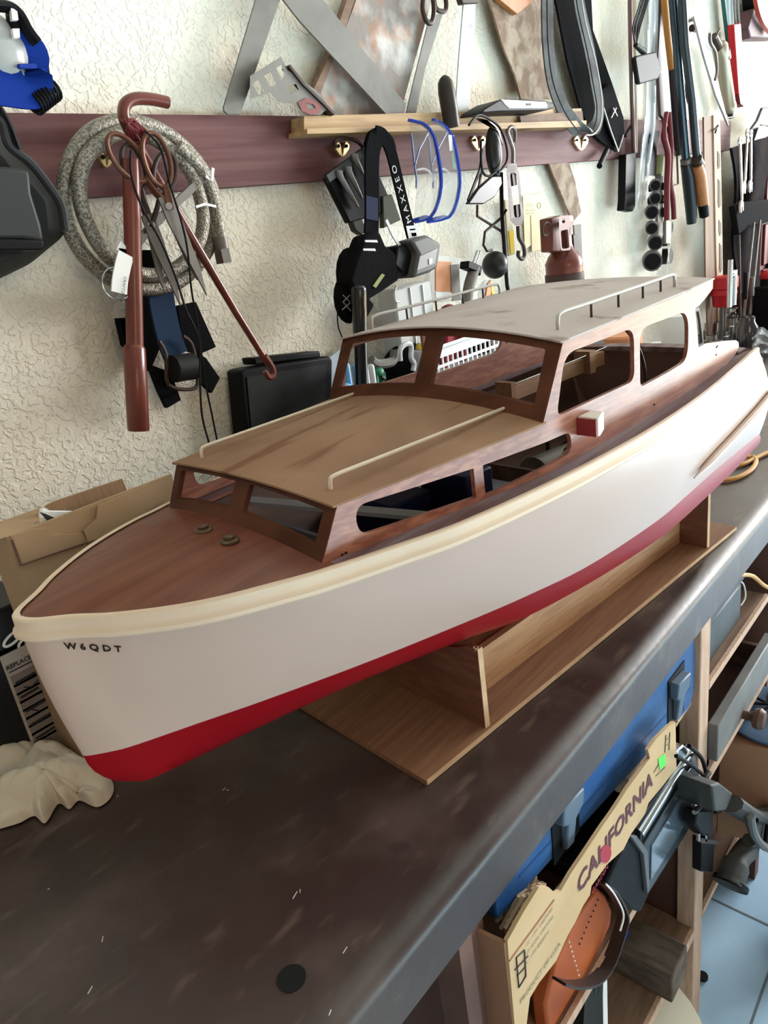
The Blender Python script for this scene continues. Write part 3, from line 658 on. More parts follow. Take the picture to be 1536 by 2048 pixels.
# goggles with blue strap at top left
t = thing('headband_magnifier', 'blue and clear headband goggles with a coiled black cord, top left corner', 'goggles', at(30, 200, .82))
part(t, 'lens_cup', M().ball(at(-5, 105, .81), .028, (1.05, .7, 1.25), 20), mat('smoky_clear', (.42, .42, .40), .15, alpha=.8))
part(t, 'strap', M().ribbon(cr(P(.80, (30, 72), (52, 90), (68, 110), (60, 150)), 6), [.95, -.2, .2], .028, .003), m_blues)
part(t, 'strap', M().ribbon(cr(P(.795, (-60, 165), (0, 172), (40, 178), (64, 176), (66, 150), (58, 128)), 6), [0, .1, 1], .036, .003), m_blues)
part(t, 'buckle', pp(M(), .792, .01, (16, 12), (36, 16), (44, 58), (30, 62), (20, 40)), m_black, bev=.002)
part(t, 'buckle_plate', pp(M(), .785, .005, (22, 16), (34, 18), (37, 40), (25, 40)).add([], []), m_paper)
part(t, 'buckle_plate', pp(M(), .785, .005, (25, 57), (39, 57), (40, 75), (28, 76)), m_paper)
part(t, 'frame', M().tube(cr(P(.79, (-20, 12), (16, 14), (38, 30), (56, 62), (74, 86)), 5), .007, 8, flat=.6), m_black)
part(t, 'cord', M().tube(cr(P(.80, (8, 52), (30, 44), (56, 62), (74, 90), (90, 122), (98, 165), (110, 188)), 6), .0026, 8), m_black)
pts = []
a = at(108, 178, .80); b = at(66, 210, .80); dd = b - a; L = np.linalg.norm(dd); dd /= L; e1 = np.cross(dd, YN); e1 /= np.linalg.norm(e1)
for i in range(8 * 12 + 1):
    an = 2 * math.pi * i / 12; pts.append(a + dd * L * i / 96 + .010 * (math.cos(an) * e1 + math.sin(an) * YN))
part(t, 'coiled_cord', M().tube(pts, .0017, 6), m_black)

# braided hose coil
t = thing('braided_hose', 'coil of braided steel hose hanging on the left of the rail', 'hose', at(270, 590, .84))
outer_ = [(250, 243), (330, 265), (395, 325), (430, 400), (425, 480), (370, 555), (300, 578), (225, 560), (160, 500), (128, 415), (140, 320), (185, 262)]
inner_ = [(262, 262), (325, 288), (380, 345), (405, 420), (398, 485), (355, 535), (300, 550), (238, 530), (190, 478), (160, 400), (168, 325), (210, 278)]
part(t, 'hose', M().tube(cr([at(x, y, .845 + .006 * math.sin(i)) for i, (x, y) in enumerate(outer_)], 8, True), .0088, 12, True), m_braid)
part(t, 'hose', M().tube(cr([at(x, y, .832 + .005 * math.cos(i)) for i, (x, y) in enumerate(inner_)], 8, True), .0085, 12, True), m_braid)
part(t, 'hose_end', M().tube(cr(P(.826, (355, 292), (402, 342), (425, 395), (436, 450), (441, 484)), 8), .0085, 12), m_braid)
part(t, 'ferrule', M().cyl(at(439, 474, .826), at(444, 500, .826), .0098, n=14), m_steel)
part(t, 'nut', M().cyl(at(443, 498, .826), at(449, 526, .826), .0112, n=6), m_chrome)
part(t, 'cable_tie', M().ribbon(P(.815, (392, 414), (410, 408), (432, 413)), [0, 0, 1], .003, .0012), m_paper)
part(t, 'cable_tie', M().ribbon(P(.812, (412, 352), (424, 362), (426, 336)), [1, 0, 0], .004, .0012), m_paper)
# red hooked bar and red socket bar
t = thing('hooked_bar', 'thin red bar with a bent hook on top, leaning across the hose coil', 'pry bar', at(545, 750, .84))
part(t, 'bar', M().tube(cr(P(.812, (335, 205), (300, 198), (268, 198), (250, 210), (248, 235), (262, 268), (285, 310)), 6), .0068, 12), m_redp)
part(t, 'shaft', M().tube(P(.822, (278, 296), (405, 512), (470, 622), (536, 728)), [.006, .0055, .005, .0045], 10), m_redp)
part(t, 'hook_tip', M().tube(cr(P(.818, (530, 712), (545, 735), (547, 750), (538, 755), (530, 742)), 4), .0042, 8), m_redp)
t = thing('socket_bar', 'thick red vertical bar with a wider sleeve at its lower end', 'bar', at(275, 822, .80))
part(t, 'bar', M().cyl(at(262, 320, .80), at(270, 700, .80), .0098), m_redp)
part(t, 'sleeve', M().lathe([(.0102, 0), (.0128, .004), (.0128, .098), (.0118, .100)], at(268, 690, .80), at(275, 822, .80) - at(268, 690, .80)), m_redp)
# wire tangle at the top
mb = M()
for i in range(6):
    c = at(272, 262, .80); mb.tube([c + .012 * np.array([math.cos(a + i), .5 * math.sin(2 * a + i), math.sin(a * 1.0 + i * .7)]) for a in np.linspace(0, 6, 16)], .0016, 6)
t2 = solo('twisted_tie', mb, m_dred, 'dark red wire tie twisted round the hooked bar', 'wire tie')

def scissors(name, label, Y, piv, tip1, tip2, h1, h2, mh, mb_, rw):
    t = thing(name, label, 'scissors', at(tip1[0], tip1[1], Y))
    for (tip, hc, k) in ((tip1, h2, 0), (tip2, h1, 1)):
        pv = at(piv[0], piv[1], Y + .004 * k); T = at(tip[0], tip[1], Y + .004 * k); H = at(hc[0], hc[1], Y + .004 * k)
        d = T - pv; L = np.linalg.norm(d); d /= L; s = np.cross(d, YN); s /= np.linalg.norm(s)
        w = L * .085
        sg = 1 if k else -1
        part(t, 'blade', M().prism([pv - d * .012 + s * w, pv + d * L * .15 + s * w * 1.05, pv + d * L * .7 + s * w * (.75 if sg > 0 else .35), T, pv + d * L * .7 - s * w * (.35 if sg > 0 else .75), pv + d * L * .15 - s * w * 1.05, pv - d * .012 - s * w], (0, .0025, 0)), mb_)
        hd = H - pv; hl = np.linalg.norm(hd); hd /= hl
        part(t, 'shank', M().tube(cr([pv - hd * .004, pv + hd * hl * .3 + s * .002 * sg, pv + hd * (hl - rw[1] * .95)], 4), [.0052] * 5 + [.0045] * 3 + [.004], 8, flat=.6), mh)
        side = np.cross(hd, YN); side /= np.linalg.norm(side)
        part(t, 'handle_loop', M().tube([H + hd * rw[1] * math.cos(a) + side * rw[0] * math.sin(a) for a in np.linspace(0, 2 * math.pi, 28)[:-1]], .0028, 8, True), mh)
    part(t, 'screw', M().cyl(at(piv[0], piv[1], Y - .003), at(piv[0], piv[1], Y + .002), .004), m_chrome)
    return t
scissors('scissors', 'long shears with brown handles hanging in front of the hose coil', .79, (338, 412), (414, 590), (396, 560), (256, 316), (314, 320), m_bronze, m_steel, (.017, .028))
scissors('scissors', 'second shears with dark handles, half hidden behind the long shears', .806, (303, 450), (362, 612), (330, 585), (268, 335), (330, 345), m_brown_metal, m_steel, (.014, .024))
t = thing('old_clamp', 'worn grey metal bar tool crossing diagonally inside the hose coil', 'metal bar', at(262, 518, .835))
part(t, 'bar', pp(M(), .822, .004, (402, 350), (412, 362), (345, 425), (300, 470), (262, 520), (256, 512), (285, 462), (330, 418)), m_steelp)
part(t, 'jaw', pp(M(), .818, .006, (296, 440), (322, 424), (328, 446), (300, 466)), m_steelp, bev=.001)
t = thing('lanyard_cord', 'thin black cord loop hanging down behind the boat bow', 'cord', at(430, 884, .85))
part(t, 'cord', M().tube(cr(P(.785, (262, 300), (262, 345), (282, 410), (320, 480), (352, 556), (372, 620), (398, 680), (400, 760), (404, 830), (418, 886)), 6), .0013, 6), m_black)
part(t, 'cord', M().tube(cr(P(.785, (290, 262), (320, 295), (340, 370), (362, 440), (375, 500), (383, 580), (397, 660), (410, 760), (424, 830), (434, 880)), 6), .0013, 6), m_black)
# key ring and cloth tag
t = thing('ring_tag', 'steel ring with a white printed cloth tag tied under the hose coil', 'tag', at(240, 592, .80))
part(t, 'ring', M().tube([at(234, 568, .80) + np.array([.0175 * math.cos(a), 0.002 * math.sin(a), .0175 * math.sin(a)]) for a in np.linspace(0, 6.28, 30)[:-1]], .0011, 8, True), m_chrome)
part(t, 'cloth_tag', M().ribbon(cr(P(.793, (252, 508), (246, 530), (240, 560), (238, 586)), 5), [1, 0, .2], .019, .002), m_paper)
o_ = at(248, 552, .7905); dn = at(243, 584, .7905) - o_; dn /= np.linalg.norm(dn); rt = np.cross(dn, YN); 
part(t, 'tag_print', text(M(), 'CRAFTSMAN', plane_map(o_, dn, -rt), .0052), m_ink)
part(t, 'tag_string', M().ribbon(cr(P(.80, (250, 512), (256, 500), (250, 548)), 4), [1, 0, 0], .024, .003), m_paper)
# ratchet strap bundle
t = thing('strap_bundle', 'black and blue webbing strap bundle with a metal cam buckle, left wall', 'strap', at(330, 815, .85))
part(t, 'strap', pp(M(), .868, .014, (262, 500), (320, 500), (345, 640), (300, 742), (258, 720), (255, 636), (240, 636), (252, 690), (262, 700)), m_blackc)
part(t, 'strap', M().ribbon(cr(P(.850, (318, 560), (326, 620), (340, 680), (352, 712)), 5), [1, 0, .1], .036, .004), mat('navy_web', (.01, .03, .075), .8))
part(t, 'strap', pp(M(), .862, .010, (355, 612), (392, 604), (432, 694), (400, 708), (368, 700)), m_blackc)
part(t, 'strap', pp(M(), .866, .008, (395, 705), (412, 716), (440, 756), (424, 786), (398, 760)), m_blackc)
part(t, 'strap', pp(M(), .852, .008, (298, 728), (342, 745), (362, 800), (335, 816), (318, 780)), m_blackc)
part(t, 'buckle_frame', M().tube(cr(P(.838, (318, 682), (332, 710), (338, 770), (390, 776), (394, 740), (384, 690), (366, 672)), 5), .0026, 8), m_brown_metal)
part(t, 'buckle_lever', M().cyl(at(346, 738, .838), at(386, 732, .838), .0175, n=18), m_dgrey)

# black case leaning on the wall behind the boat
t = thing('black_case', 'flat black plastic case standing against the wall behind the bow cabin', 'case', at(570, 900, .86))
part(t, 'tray', pp(M(), .855, .035, (482, 742), (492, 738), (540, 730), (660, 712), (666, 720), (664, 850), (560, 985), (545, 1000), (505, 990)), m_black, bev=.004)
part(t, 'lid', pp(M(), .858, .03, (508, 716), (640, 702), (642, 714), (512, 730)), m_black, bev=.002)
part(t, 'panel', pp(M(), .8535, .002, (494, 754), (652, 728), (652, 850), (545, 960), (512, 960)), m_dgrey)

# ------------------------------------------------------------------ top: steel bars, saws
t = thing('framing_square', 'two long grey steel blades meeting in a peak at the top of the wall', 'steel square', at(640, 236, .885))
part(t, 'blade', pp(M(), .86, .003, (448, 214), (449, 222), (456, 228), (481, 228), (560, 0), (600, -110), (570, -120), (515, -10)), m_steelp)
part(t, 'blade', pp(M(), .856, .003, (540, -35), (600, -60), (812, 208), (808, 232), (780, 236), (600, 42)), m_steelp)
t = thing('torpedo_level', 'small grey cast level with red tip and open windows, propped on the rail', 'level', at(580, 232, .87))
a_ = [(500, 152), (562, 113), (575, 140), (640, 186), (658, 215), (640, 230), (612, 228), (582, 205), (556, 204), (540, 185), (500, 198)]
mb = M(); 
def lv(x, y, Y): return at(x, y, Y)
h1 = [[(505, 168), (516, 160), (528, 182), (518, 190)], [(528, 152), (541, 144), (552, 168), (540, 176)], [(552, 136), (562, 130), (570, 150), (562, 160)], [(575, 172), (592, 168), (598, 180), (582, 188)]]
mb.panel(a_, h1, lambda x, y: lv(x, y, .842), lambda x, y: lv(x, y, .86), 12)
part(t, 'body', mb, m_steelp)
mb = M().panel([(596, 205), (612, 196), (630, 200), (644, 212), (640, 226), (622, 230), (604, 222)], [[(612, 206), (626, 208), (632, 216), (618, 220)]], lambda x, y: lv(x, y, .8405), lambda x, y: lv(x, y, .845), 8)
part(t, 'red_tip', mb, mat('dull_red', (.20, .05, .045), .5))
part(t, 'lower_rail', M().ribbon(P(.846, (572, 134), (600, 170), (640, 208), (662, 230)), [0, 1, 0], .016, .004), m_brown_metal)
t = thing('rusty_saw_blade', 'wide rusty saw plate standing behind the steel square', 'saw', at(740, 236, .88))
part(t, 'plate', pp(M(), .878, .003, (735, -60), (880, -60), (798, 236), (668, 236), (628, 180), (655, 128), (690, 60)), m_rust)
part(t, 'wooden_back', pp(M(), .872, .012, (700, -20), (722, -40), (690, 60), (640, 190), (628, 178), (655, 120)), m_woodd)
t = thing('hand_saw', 'narrow pale saw blade with dark looped handle hanging at top centre', 'saw', at(820, 236, .87))
part(t, 'blade', pp(M(), .866, .002, (858, 40), (888, 20), (850, 140), (832, 228), (812, 230), (826, 170)), m_steelp)
part(t, 'handle', M().tube(cr(P(.855, (850, -20), (845, 15), (853, 42), (863, 45), (868, 20), (864, -20)), 5), .004, 8).tube(cr(P(.855, (868, -20), (870, 12), (880, 22), (892, 18), (890, -20)), 5), .004, 8), m_brown_metal)
t = thing('putty_blade', 'pale blue grey flat blade standing upright on the little shelf', 'scraper', at(930, 228, .87))
part(t, 'blade', pp(M(), .862, .003, (930, -20), (952, -20), (949, 60), (938, 228), (911, 228), (918, 120)), m_paint)
part(t, 'collar', pp(M(), .856, .012, (918, -20), (962, -20), (958, 6), (926, 8)), m_brown_metal, bev=.002)
t = thing('tapered_saw', 'broad weathered brown tapered saw hanging point down at top centre', 'saw', at(1050, 200, .88))
part(t, 'blade', pp(M(), .872, .004, (960, -60), (1110, -60), (1100, 120), (1103, 198), (1042, 198), (1030, 150), (1005, 90), (985, 20)), m_saw)
part(t, 'wooden_tip', pp(M(), .858, .012, (985, -40), (1075, -40), (1070, 0), (1035, 28), (1000, 0)), m_orw, bev=.001)
t = thing('round_handle_tool', 'dark rounded tool handle sticking up from the little shelf', 'tool', at(905, 252, .83))
part(t, 'handle', M().tube(P(.83, (904, 256), (899, 220), (893, 185), (890, 165), (889, 155), (888, 150)), [.014, .0145, .0145, .0125, .008, .002], 16), mat('dark_handle', (.035, .028, .022), .4))

# little shelf
t = thing('wall_shelf', 'narrow pine shelf of two strips fixed along the rail', 'shelf', at(870, 280, .85))
part(t, 'back_strip', M().prism([at(582, 240, .876), at(1140, 222, .876), at(1140, 250, .876), at(582, 270, .876)], (0, -.028, 0)), m_woodl)
part(t, 'lower_strip', M().prism([at(577, 268, .874), at(1140, 248, .874), at(1140, 260, .874), at(577, 278, .874)], (0, -.040, 0)), m_woodl)
part(t, 'end_strip', M().prism([at(1040, 232, .84), at(1165, 222, .84), at(1168, 252, .84), at(1045, 258, .84)], (0, .02, 0)), m_woodd)
# eyeglass case on the shelf
t = thing('glasses_case', 'flat silver case with a black side lying on the little shelf', 'case', at(1040, 226, .83))
part(t, 'body', M().prism(P(.80, (964, 226), (968, 218), (998, 200), (1012, 197), (1090, 201), (1108, 206), (1108, 216), (1092, 221), (1000, 223)), (0, .05, 0)), m_black, bev=.002)
part(t, 'silver_lid', pp(M(), .7985, .006, (1002, 198), (1092, 203), (1096, 212), (1094, 216), (1020, 217), (1012, 210)), mat('silver_case', (.62, .63, .66), .35, .3), bev=.0015)
part(t, 'clasp', pp(M(), .7975, .002, (1053, 206), (1063, 206), (1063, 211), (1053, 211)), m_black)
for px, py, lb in ((685, 296, 'brass hook plate left of the black headlamp strap'), (958, 284, 'brass hook plate behind the dark sunglasses'), (1163, 284, 'brass hook plate under the black rubber belts'), (214, 318, 'small brass hook plate inside the hose coil')):
    t = thing('hook_plate', lb, 'hook', at(px, py + 18, .876), 'brass hook plates on the rail')
    for s in (-1, 1):
        c0 = at(px, py + 15, .872); c1 = at(px + s * 8, py - 6, .872)
        mb = M().prism([at(px, py + 17, .872), at(px + s * 2, py + 8, .872), at(px + s * 3, py - 4, .872), at(px + s * 8, py - 13, .872), at(px + s * 14, py - 6, .872), at(px + s * 13, py + 2, .872), at(px + s * 5, py + 14, .872)], (0, .005, 0))
        part(t, 'leaf', mb, m_brass)
        part(t, 'screw', M().cyl(at(px + s * 8, py - 4, .868), at(px + s * 8, py - 4, .873), .0026, n=10), m_black)

# ------------------------------------------------------------------ middle: things hanging from the little shelf
t = thing('headlamp', 'black elastic headlamp strap with white lettering and a grey lamp head', 'headlamp', at(835, 560, .80))
part(t, 'strap', M().ribbon(cr(P(.815, (752, 276), (745, 300), (743, 350), (744, 420), (742, 470)), 5), [1, 0, .0], .030, .004), m_blackc)
part(t, 'strap_patch', M().ribbon(P(.8118, (744, 394), (744, 440)), [1, 0, 0], .027, .001), mat('navy_patch', (.012, .016, .05), .8), 'dark navy band on the strap')
part(t, 'strap', M().ribbon(cr(P(.818, (752, 268), (768, 275), (782, 305), (798, 370), (815, 440), (824, 476)), 6), [1, 0, .35], .024, .003), m_blackc)
part(t, 'strap_top', M().tube(cr(P(.825, (738, 292), (745, 272), (760, 268), (775, 280), (782, 300)), 5), .009, 8), m_blackc)
o_ = at(823, 444, .8155); dn = at(783, 300, .8155) - o_; dn /= np.linalg.norm(dn); rt = np.cross(dn, YN)
part(t, 'strap_print', text(M(), 'M A X X E O', plane_map(o_, dn, -rt), .0165), mat('print_white', (.7, .7, .7), .6))
part(t, 'slider', M().panel([(812, 452), (836, 450), (842, 476), (818, 480)], [[(819, 458), (832, 457), (833, 460), (820, 461)], [(822, 466), (834, 465), (836, 472), (824, 473)]], lambda x, y: at(x, y, .812), lambda x, y: at(x, y, .816), 10), mat('slider_grey', (.45, .46, .46), .35))
lo = at(812, 500, .80); ax = np.array([[.80, -.25, .18], [.2, .95, .1], [-.2, -.05, .97]]); ax = np.array([v / np.linalg.norm(v) for v in ax])
part(t, 'mount_block', M().prism(P(.80, (796, 492), (822, 486), (842, 503), (830, 556), (808, 548), (790, 530)), (0, .035, 0)), m_black, bev=.003)
part(t, 'lamp_head', M().prism(P(.785, (822, 480), (856, 470), (883, 487), (876, 536), (862, 545), (828, 556), (838, 508)), (0, .035, 0)), m_grey, bev=.005)
part(t, 'lamp_face', M().prism(P(.7835, (840, 512), (876, 496), (870, 528), (834, 542)), (0, .002, 0)), mat('lamp_mid', (.28, .28, .28), .3), bev=.0008)
part(t, 'switch_mark', pp(M(), .782, .001, (858, 518), (865, 516), (864, 526), (859, 530)), m_white)
part(t, 'lower_harness', pp(M(), .80, .03, (732, 470), (760, 462), (772, 490), (792, 505), (800, 560), (768, 582), (742, 598), (752, 610), (734, 640), (720, 600), (700, 560), (712, 520)), m_blackc, bev=.006)
for q in ((746, 482, 746 + 12, 484), (742, 499, 758, 503)):
    part(t, 'white_bar', pp(M(), .799, .002, (q[0] - 15, q[1] - 2), (q[0] + 8, q[1] - 2), (q[0] + 10, q[1] + 3), (q[0] - 15, q[1] + 2)), m_paper)
part(t, 'green_mark', pp(M(), .798, .002, (764, 547), (770, 550), (752, 576), (746, 572)), mat('olive_mark', (.22, .26, .08), .6))
part(t, 'side_band', M().ribbon(P(.806, (772, 440), (786, 470), (800, 494)), [1, 0, .4], .006, .002), mat('reflect_band', (.55, .55, .55), .4))
t = thing('work_gloves', 'black work gloves with crossed stitching hanging under the headlamp', 'glove', at(705, 640, .84))
part(t, 'glove_body', M().ball(at(704, 560, .835), .036, (.85, .5, 1.35), 18).ball(at(694, 600, .832), .028, (.9, .6, 1.3), 16).ball(at(735, 530, .838), .030, (1.2, .5, 1.3), 16), m_blackc)
mb = M()
for (a, b) in (((686, 590), (700, 604)), ((700, 590), (686, 604)), ((686, 604), (702, 622)), ((700, 606), (684, 620))): mb.tube(P(.812, a, b), .0009, 5)
part(t, 'stitching', mb, mat('stitch', (.25, .25, .25), .7))
part(t, 'wrist_cord', M().tube(cr(P(.83, (678, 600), (675, 630), (677, 655), (686, 678)), 5), .0011, 6), m_black)
t = thing('black_tool_grip', 'glossy black plastic tool handle hanging behind the rear windshield', 'tool', at(722, 700, .80))
part(t, 'grip', M().tube(cr(P(.80, (717, 572), (717, 590), (719, 630), (720, 670), (722, 720), (724, 780)), 4), [.010, .0115, .0125, .0125, .0125, .0125, .012, .012, .012, .0118, .0116, .0114, .0112, .011, .0108, .0105, .0105, .0105, .0105, .0105, .0105], 14), mat('gloss_black', (.012, .012, .013), .22, coat=.5))
t = thing('bit_holster', 'black case with three clear topped tubes hanging left of the headlamp strap', 'tool case', at(720, 460, .85))
part(t, 'case_back', pp(M(), .845, .012, (655, 356), (735, 296), (790, 420), (700, 446)), m_black, bev=.002)
part(t, 'top_band', pp(M(), .838, .006, (652, 350), (736, 288), (742, 302), (660, 366)), m_rubber, bev=.001)
for k, (x0, y0, x1, y1) in enumerate(((680, 352, 716, 414), (698, 344, 724, 396), (710, 318, 728, 350))):
    part(t, 'clear_tube', M().tube(cr(P(.838, (x0 - 2, y0 - 12), (x0, y0), (x0 + (x1 - x0) * .5, y0 + (y1 - y0) * .5), (x1, y1)), 4), [.002, .0055, .006, .0058, .0055, .005, .0048, .0045, .004, .0035, .003, .0025, .002], 10), mat('smoke_tube', (.20, .20, .20), .15))
part(t, 'lower_pouch', pp(M(), .846, .012, (702, 436), (722, 430), (734, 462), (724, 470), (712, 462)), mat('olive_pouch', (.05, .052, .04), .6), bev=.002)
part(t, 'side_pouch', pp(M(), .842, .010, (766, 392), (784, 388), (802, 440), (768, 456)), mat('olive_pouch2', (.07, .08, .05), .6), bev=.001)
part(t, 'hook_band', M().tube(cr(P(.85, (672, 296), (670, 282), (686, 276), (712, 282), (726, 294)), 5), .0028, 8), m_brown_metal)

# two pairs of safety goggles
for k, (dx, lb) in enumerate(((0, 'clear safety goggles with blue edge, the nearer left pair'), (37, 'clear safety goggles with blue edge, the right pair with a sticker'))):
    Y = .80 + .018 * k; t = thing('safety_goggles', lb, 'goggles', at(850 + dx, 446, Y), 'clear safety goggles on the shelf edge')
    edge = [(816 + dx * 1.3, 240), (846 + dx, 248), (866 + dx, 272), (877 + dx, 320), (882 + dx, 365), (874 + dx, 410), (858 + dx, 436), (830 + dx * .7, 445)]
    back = [(818 + dx * .9, 246), (824 + dx * .9, 280), (829 + dx * .9, 330), (833 + dx * .9, 360), (831 + dx * .9, 400), (826 + dx * .8, 440)]
    e3 = cr([at(x, y, Y - .035 * math.sin(math.pi * i / 7)) for i, (x, y) in enumerate(edge)], 5); b3 = cr(P(Y + .012, *back), 7)
    E3 = [e3[int(i * (len(e3) - 1) / 24)] for i in range(25)]; B3 = [b3[int(i * (len(b3) - 1) / 24)] for i in range(25)]
    part(t, 'lens', M().sheet(lambda a, b: E3[round(a * 24)] * (1 - b) + B3[round(a * 24)] * b + YN * .016 * math.sin(math.pi * b), 24, 8), m_gog)
    part(t, 'blue_edge', M().ribbon(E3, [.3, 1, .0], .007, .003), m_gblue)
    part(t, 'blue_edge', M().ribbon(B3[4:18], [1, .3, .0], .004, .002), mat('goggle_slate', (.10, .13, .30), .3))
    part(t, 'lower_wing', M().prism([E3[20], E3[22], E3[24], E3[24] * .6 + B3[22] * .4, E3[21] * .75 + B3[21] * .25], (0, .004, 0)), m_gblue)
    part(t, 'nose_bridge', M().tube(cr(P(Y - .01, (834 + dx, 340), (850 + dx, 338), (864 + dx, 350), (862 + dx, 366), (846 + dx, 380), (832 + dx, 396)), 5), .0018, 8), m_clear)
    if k: part(t, 'sticker', pp(M(), Y - .030, .001, (897, 270), (908, 270), (910, 300), (900, 302)), m_paper); part(t, 'sticker', pp(M(), Y - .030, .001, (904, 306), (914, 306), (915, 336), (906, 338)), mat('pale_green', (.45, .65, .52), .6))
    part(t, 'temple_strap', M().tube(P(Y, (858 + dx, 262), (838 + dx, 300), (830 + dx * .9, 330)), .0016, 6), mat('goggle_slate', (.1, .13, .3), .3))
# dark sunglasses
t = thing('sunglasses', 'dark wraparound sunglasses hooked over the little shelf', 'sunglasses', at(975, 410, .80))
part(t, 'upper_lens', M().ball(at(988, 305, .80), .036, (.58, .35, 1.22), 22), mat('dark_lens', (.012, .012, .011), .3))
part(t, 'lens', pp(M(), .79, .006, (956, 236), (975, 240), (996, 262), (1006, 290), (1000, 262), (985, 245)), mat('lens_brown', (.12, .10, .07), .2))
part(t, 'rim', M().tube(cr(P(.782, (938, 250), (955, 231), (975, 236), (1000, 256), (1013, 292), (1014, 320), (1004, 338), (996, 344)), 6), .0022, 8), m_black)
part(t, 'rim', M().tube(cr(P(.782, (962, 282), (962, 320), (966, 345), (978, 352), (992, 342)), 6), .0022, 8), m_black)
part(t, 'lower_lens', pp(M(), .79, .008, (936, 408), (958, 376), (985, 352), (1003, 352), (1005, 368), (990, 394), (968, 408)), mat('dark_lens', (.012, .012, .011), .3), bev=.002)
part(t, 'temple', M().ribbon(P(.795, (966, 300), (960, 340), (936, 402)), [1, 0, .3], .005, .003), m_black)
part(t, 'temple', M().ribbon(P(.795, (964, 338), (958, 372), (950, 392)), [1, 0, .2], .004, .003), m_black)
# turnbuckle hook
t = thing('turnbuckle', 'brown steel turnbuckle with a hook at each end, right of the sunglasses', 'turnbuckle', at(1044, 522, .84))
part(t, 'upper_hook', M().tube(cr(P(.835, (1030, 284), (1030, 262), (1022, 254), (1015, 262), (1020, 280), (1026, 300), (1026, 326)), 6), [.0038] * 37, 8), m_steel)
part(t, 'body', M().panel([(1016, 328), (1032, 326), (1038, 345), (1048, 435), (1044, 450), (1030, 452), (1020, 440), (1013, 345)], [rnd([(1020, 346), (1033, 346), (1042, 434), (1029, 436)], 6)], lambda x, y: at(x, y, .83), lambda x, y: at(x, y, .842), 12), m_brown_metal)
part(t, 'screw_end', pp(M(), .832, .006, (1024, 346), (1032, 346), (1034, 370), (1027, 372)), m_brown_metal)
part(t, 'screw_end', pp(M(), .832, .006, (1032, 410), (1040, 408), (1042, 434), (1034, 436)), m_brown_metal)
part(t, 'lower_hook', M().tube(cr(P(.835, (1036, 452), (1038, 475), (1047, 492), (1049, 510), (1044, 518), (1037, 512), (1037, 502)), 6), .0042, 8), m_brown_metal)
t = thing('bent_rod_rack', 'crossed bent black rods standing behind the black ball', 'wire rack', at(1008, 580, .85))
part(t, 'bent_rod', M().tube(P(.855, (955, 410), (954, 432), (1002, 462), (1006, 470)), .0028, 8), m_brown_metal)
part(t, 'bent_rod', M().tube(P(.852, (1012, 420), (1002, 436), (970, 464), (967, 490), (974, 502), (984, 500)), .0028, 8), m_brown_metal)
part(t, 'upright_rod', M().tube(P(.848, (1002, 345), (1004, 430), (1009, 500), (1014, 570), (1020, 600)), .0040, 8), m_black)
solo('black_ball', M().ball(at(990, 530, .83), .0255, (1, 1, 1.02), 24), mat('ball_black', (.018, .018, .018), .35), 'smooth black ball resting against the bent rods', 'ball')
t = thing('yellow_strip', 'narrow strip with yellow lower end hanging behind the turnbuckle', 'strip', at(1024, 510, .88))
part(t, 'strip', pp(M(), .885, .004, (1010, 400), (1022, 400), (1030, 508), (1018, 512)), mat('tan_strip', (.45, .38, .25), .6))
part(t, 'yellow_end', pp(M(), .883, .002, (1018, 462), (1028, 460), (1028, 506), (1022, 508)), m_yel)
# notices
for pts, lb in ((((1046, 392), (1084, 386), (1086, 470), (1050, 500)), 'pale yellow notice sheet with small print on the wall'), (((1062, 430), (1100, 426), (1102, 492), (1064, 504)), 'folded pale yellow sheet overlapping the notice')):
    k = 0 if pts[0][1] == 392 else 1
    t = thing('paper_notice', lb, 'paper', at(pts[3][0], pts[3][1], .897), 'yellow papers on the wall')
    part(t, 'sheet', pp(M(), .8955 - k * .0012, .001, *pts), m_yellowp)
    if not k:
        mb = M()
        for yy, x1 in ((408, 1068), (412, 1066), (420, 1070), (426, 1068)): mb.prism(P(.8950, (1052, yy), (x1, yy - 1), (x1, yy + .6), (1052, yy + 1.6)), (0, .0004, 0))
        part(t, 'print', mb, mat('print_faded', (.45, .45, .35), .7)); part(t, 'emblem', M().tube([at(1078 + 3.2 * math.cos(a), 411 + 6 * math.sin(a), .8949) for a in np.linspace(0, 6.28, 20)[:-1]], .0006, 6, True), mat('print_faded', (.45, .45, .35), .7))
t = thing('pointed_slat', 'weathered flat blade hanging point down below the rail', 'blade', at(1150, 445, .885))
part(t, 'blade', pp(M(), .88, .004, (1096, 322), (1137, 322), (1150, 360), (1162, 424), (1146, 444), (1138, 425)), m_saw)
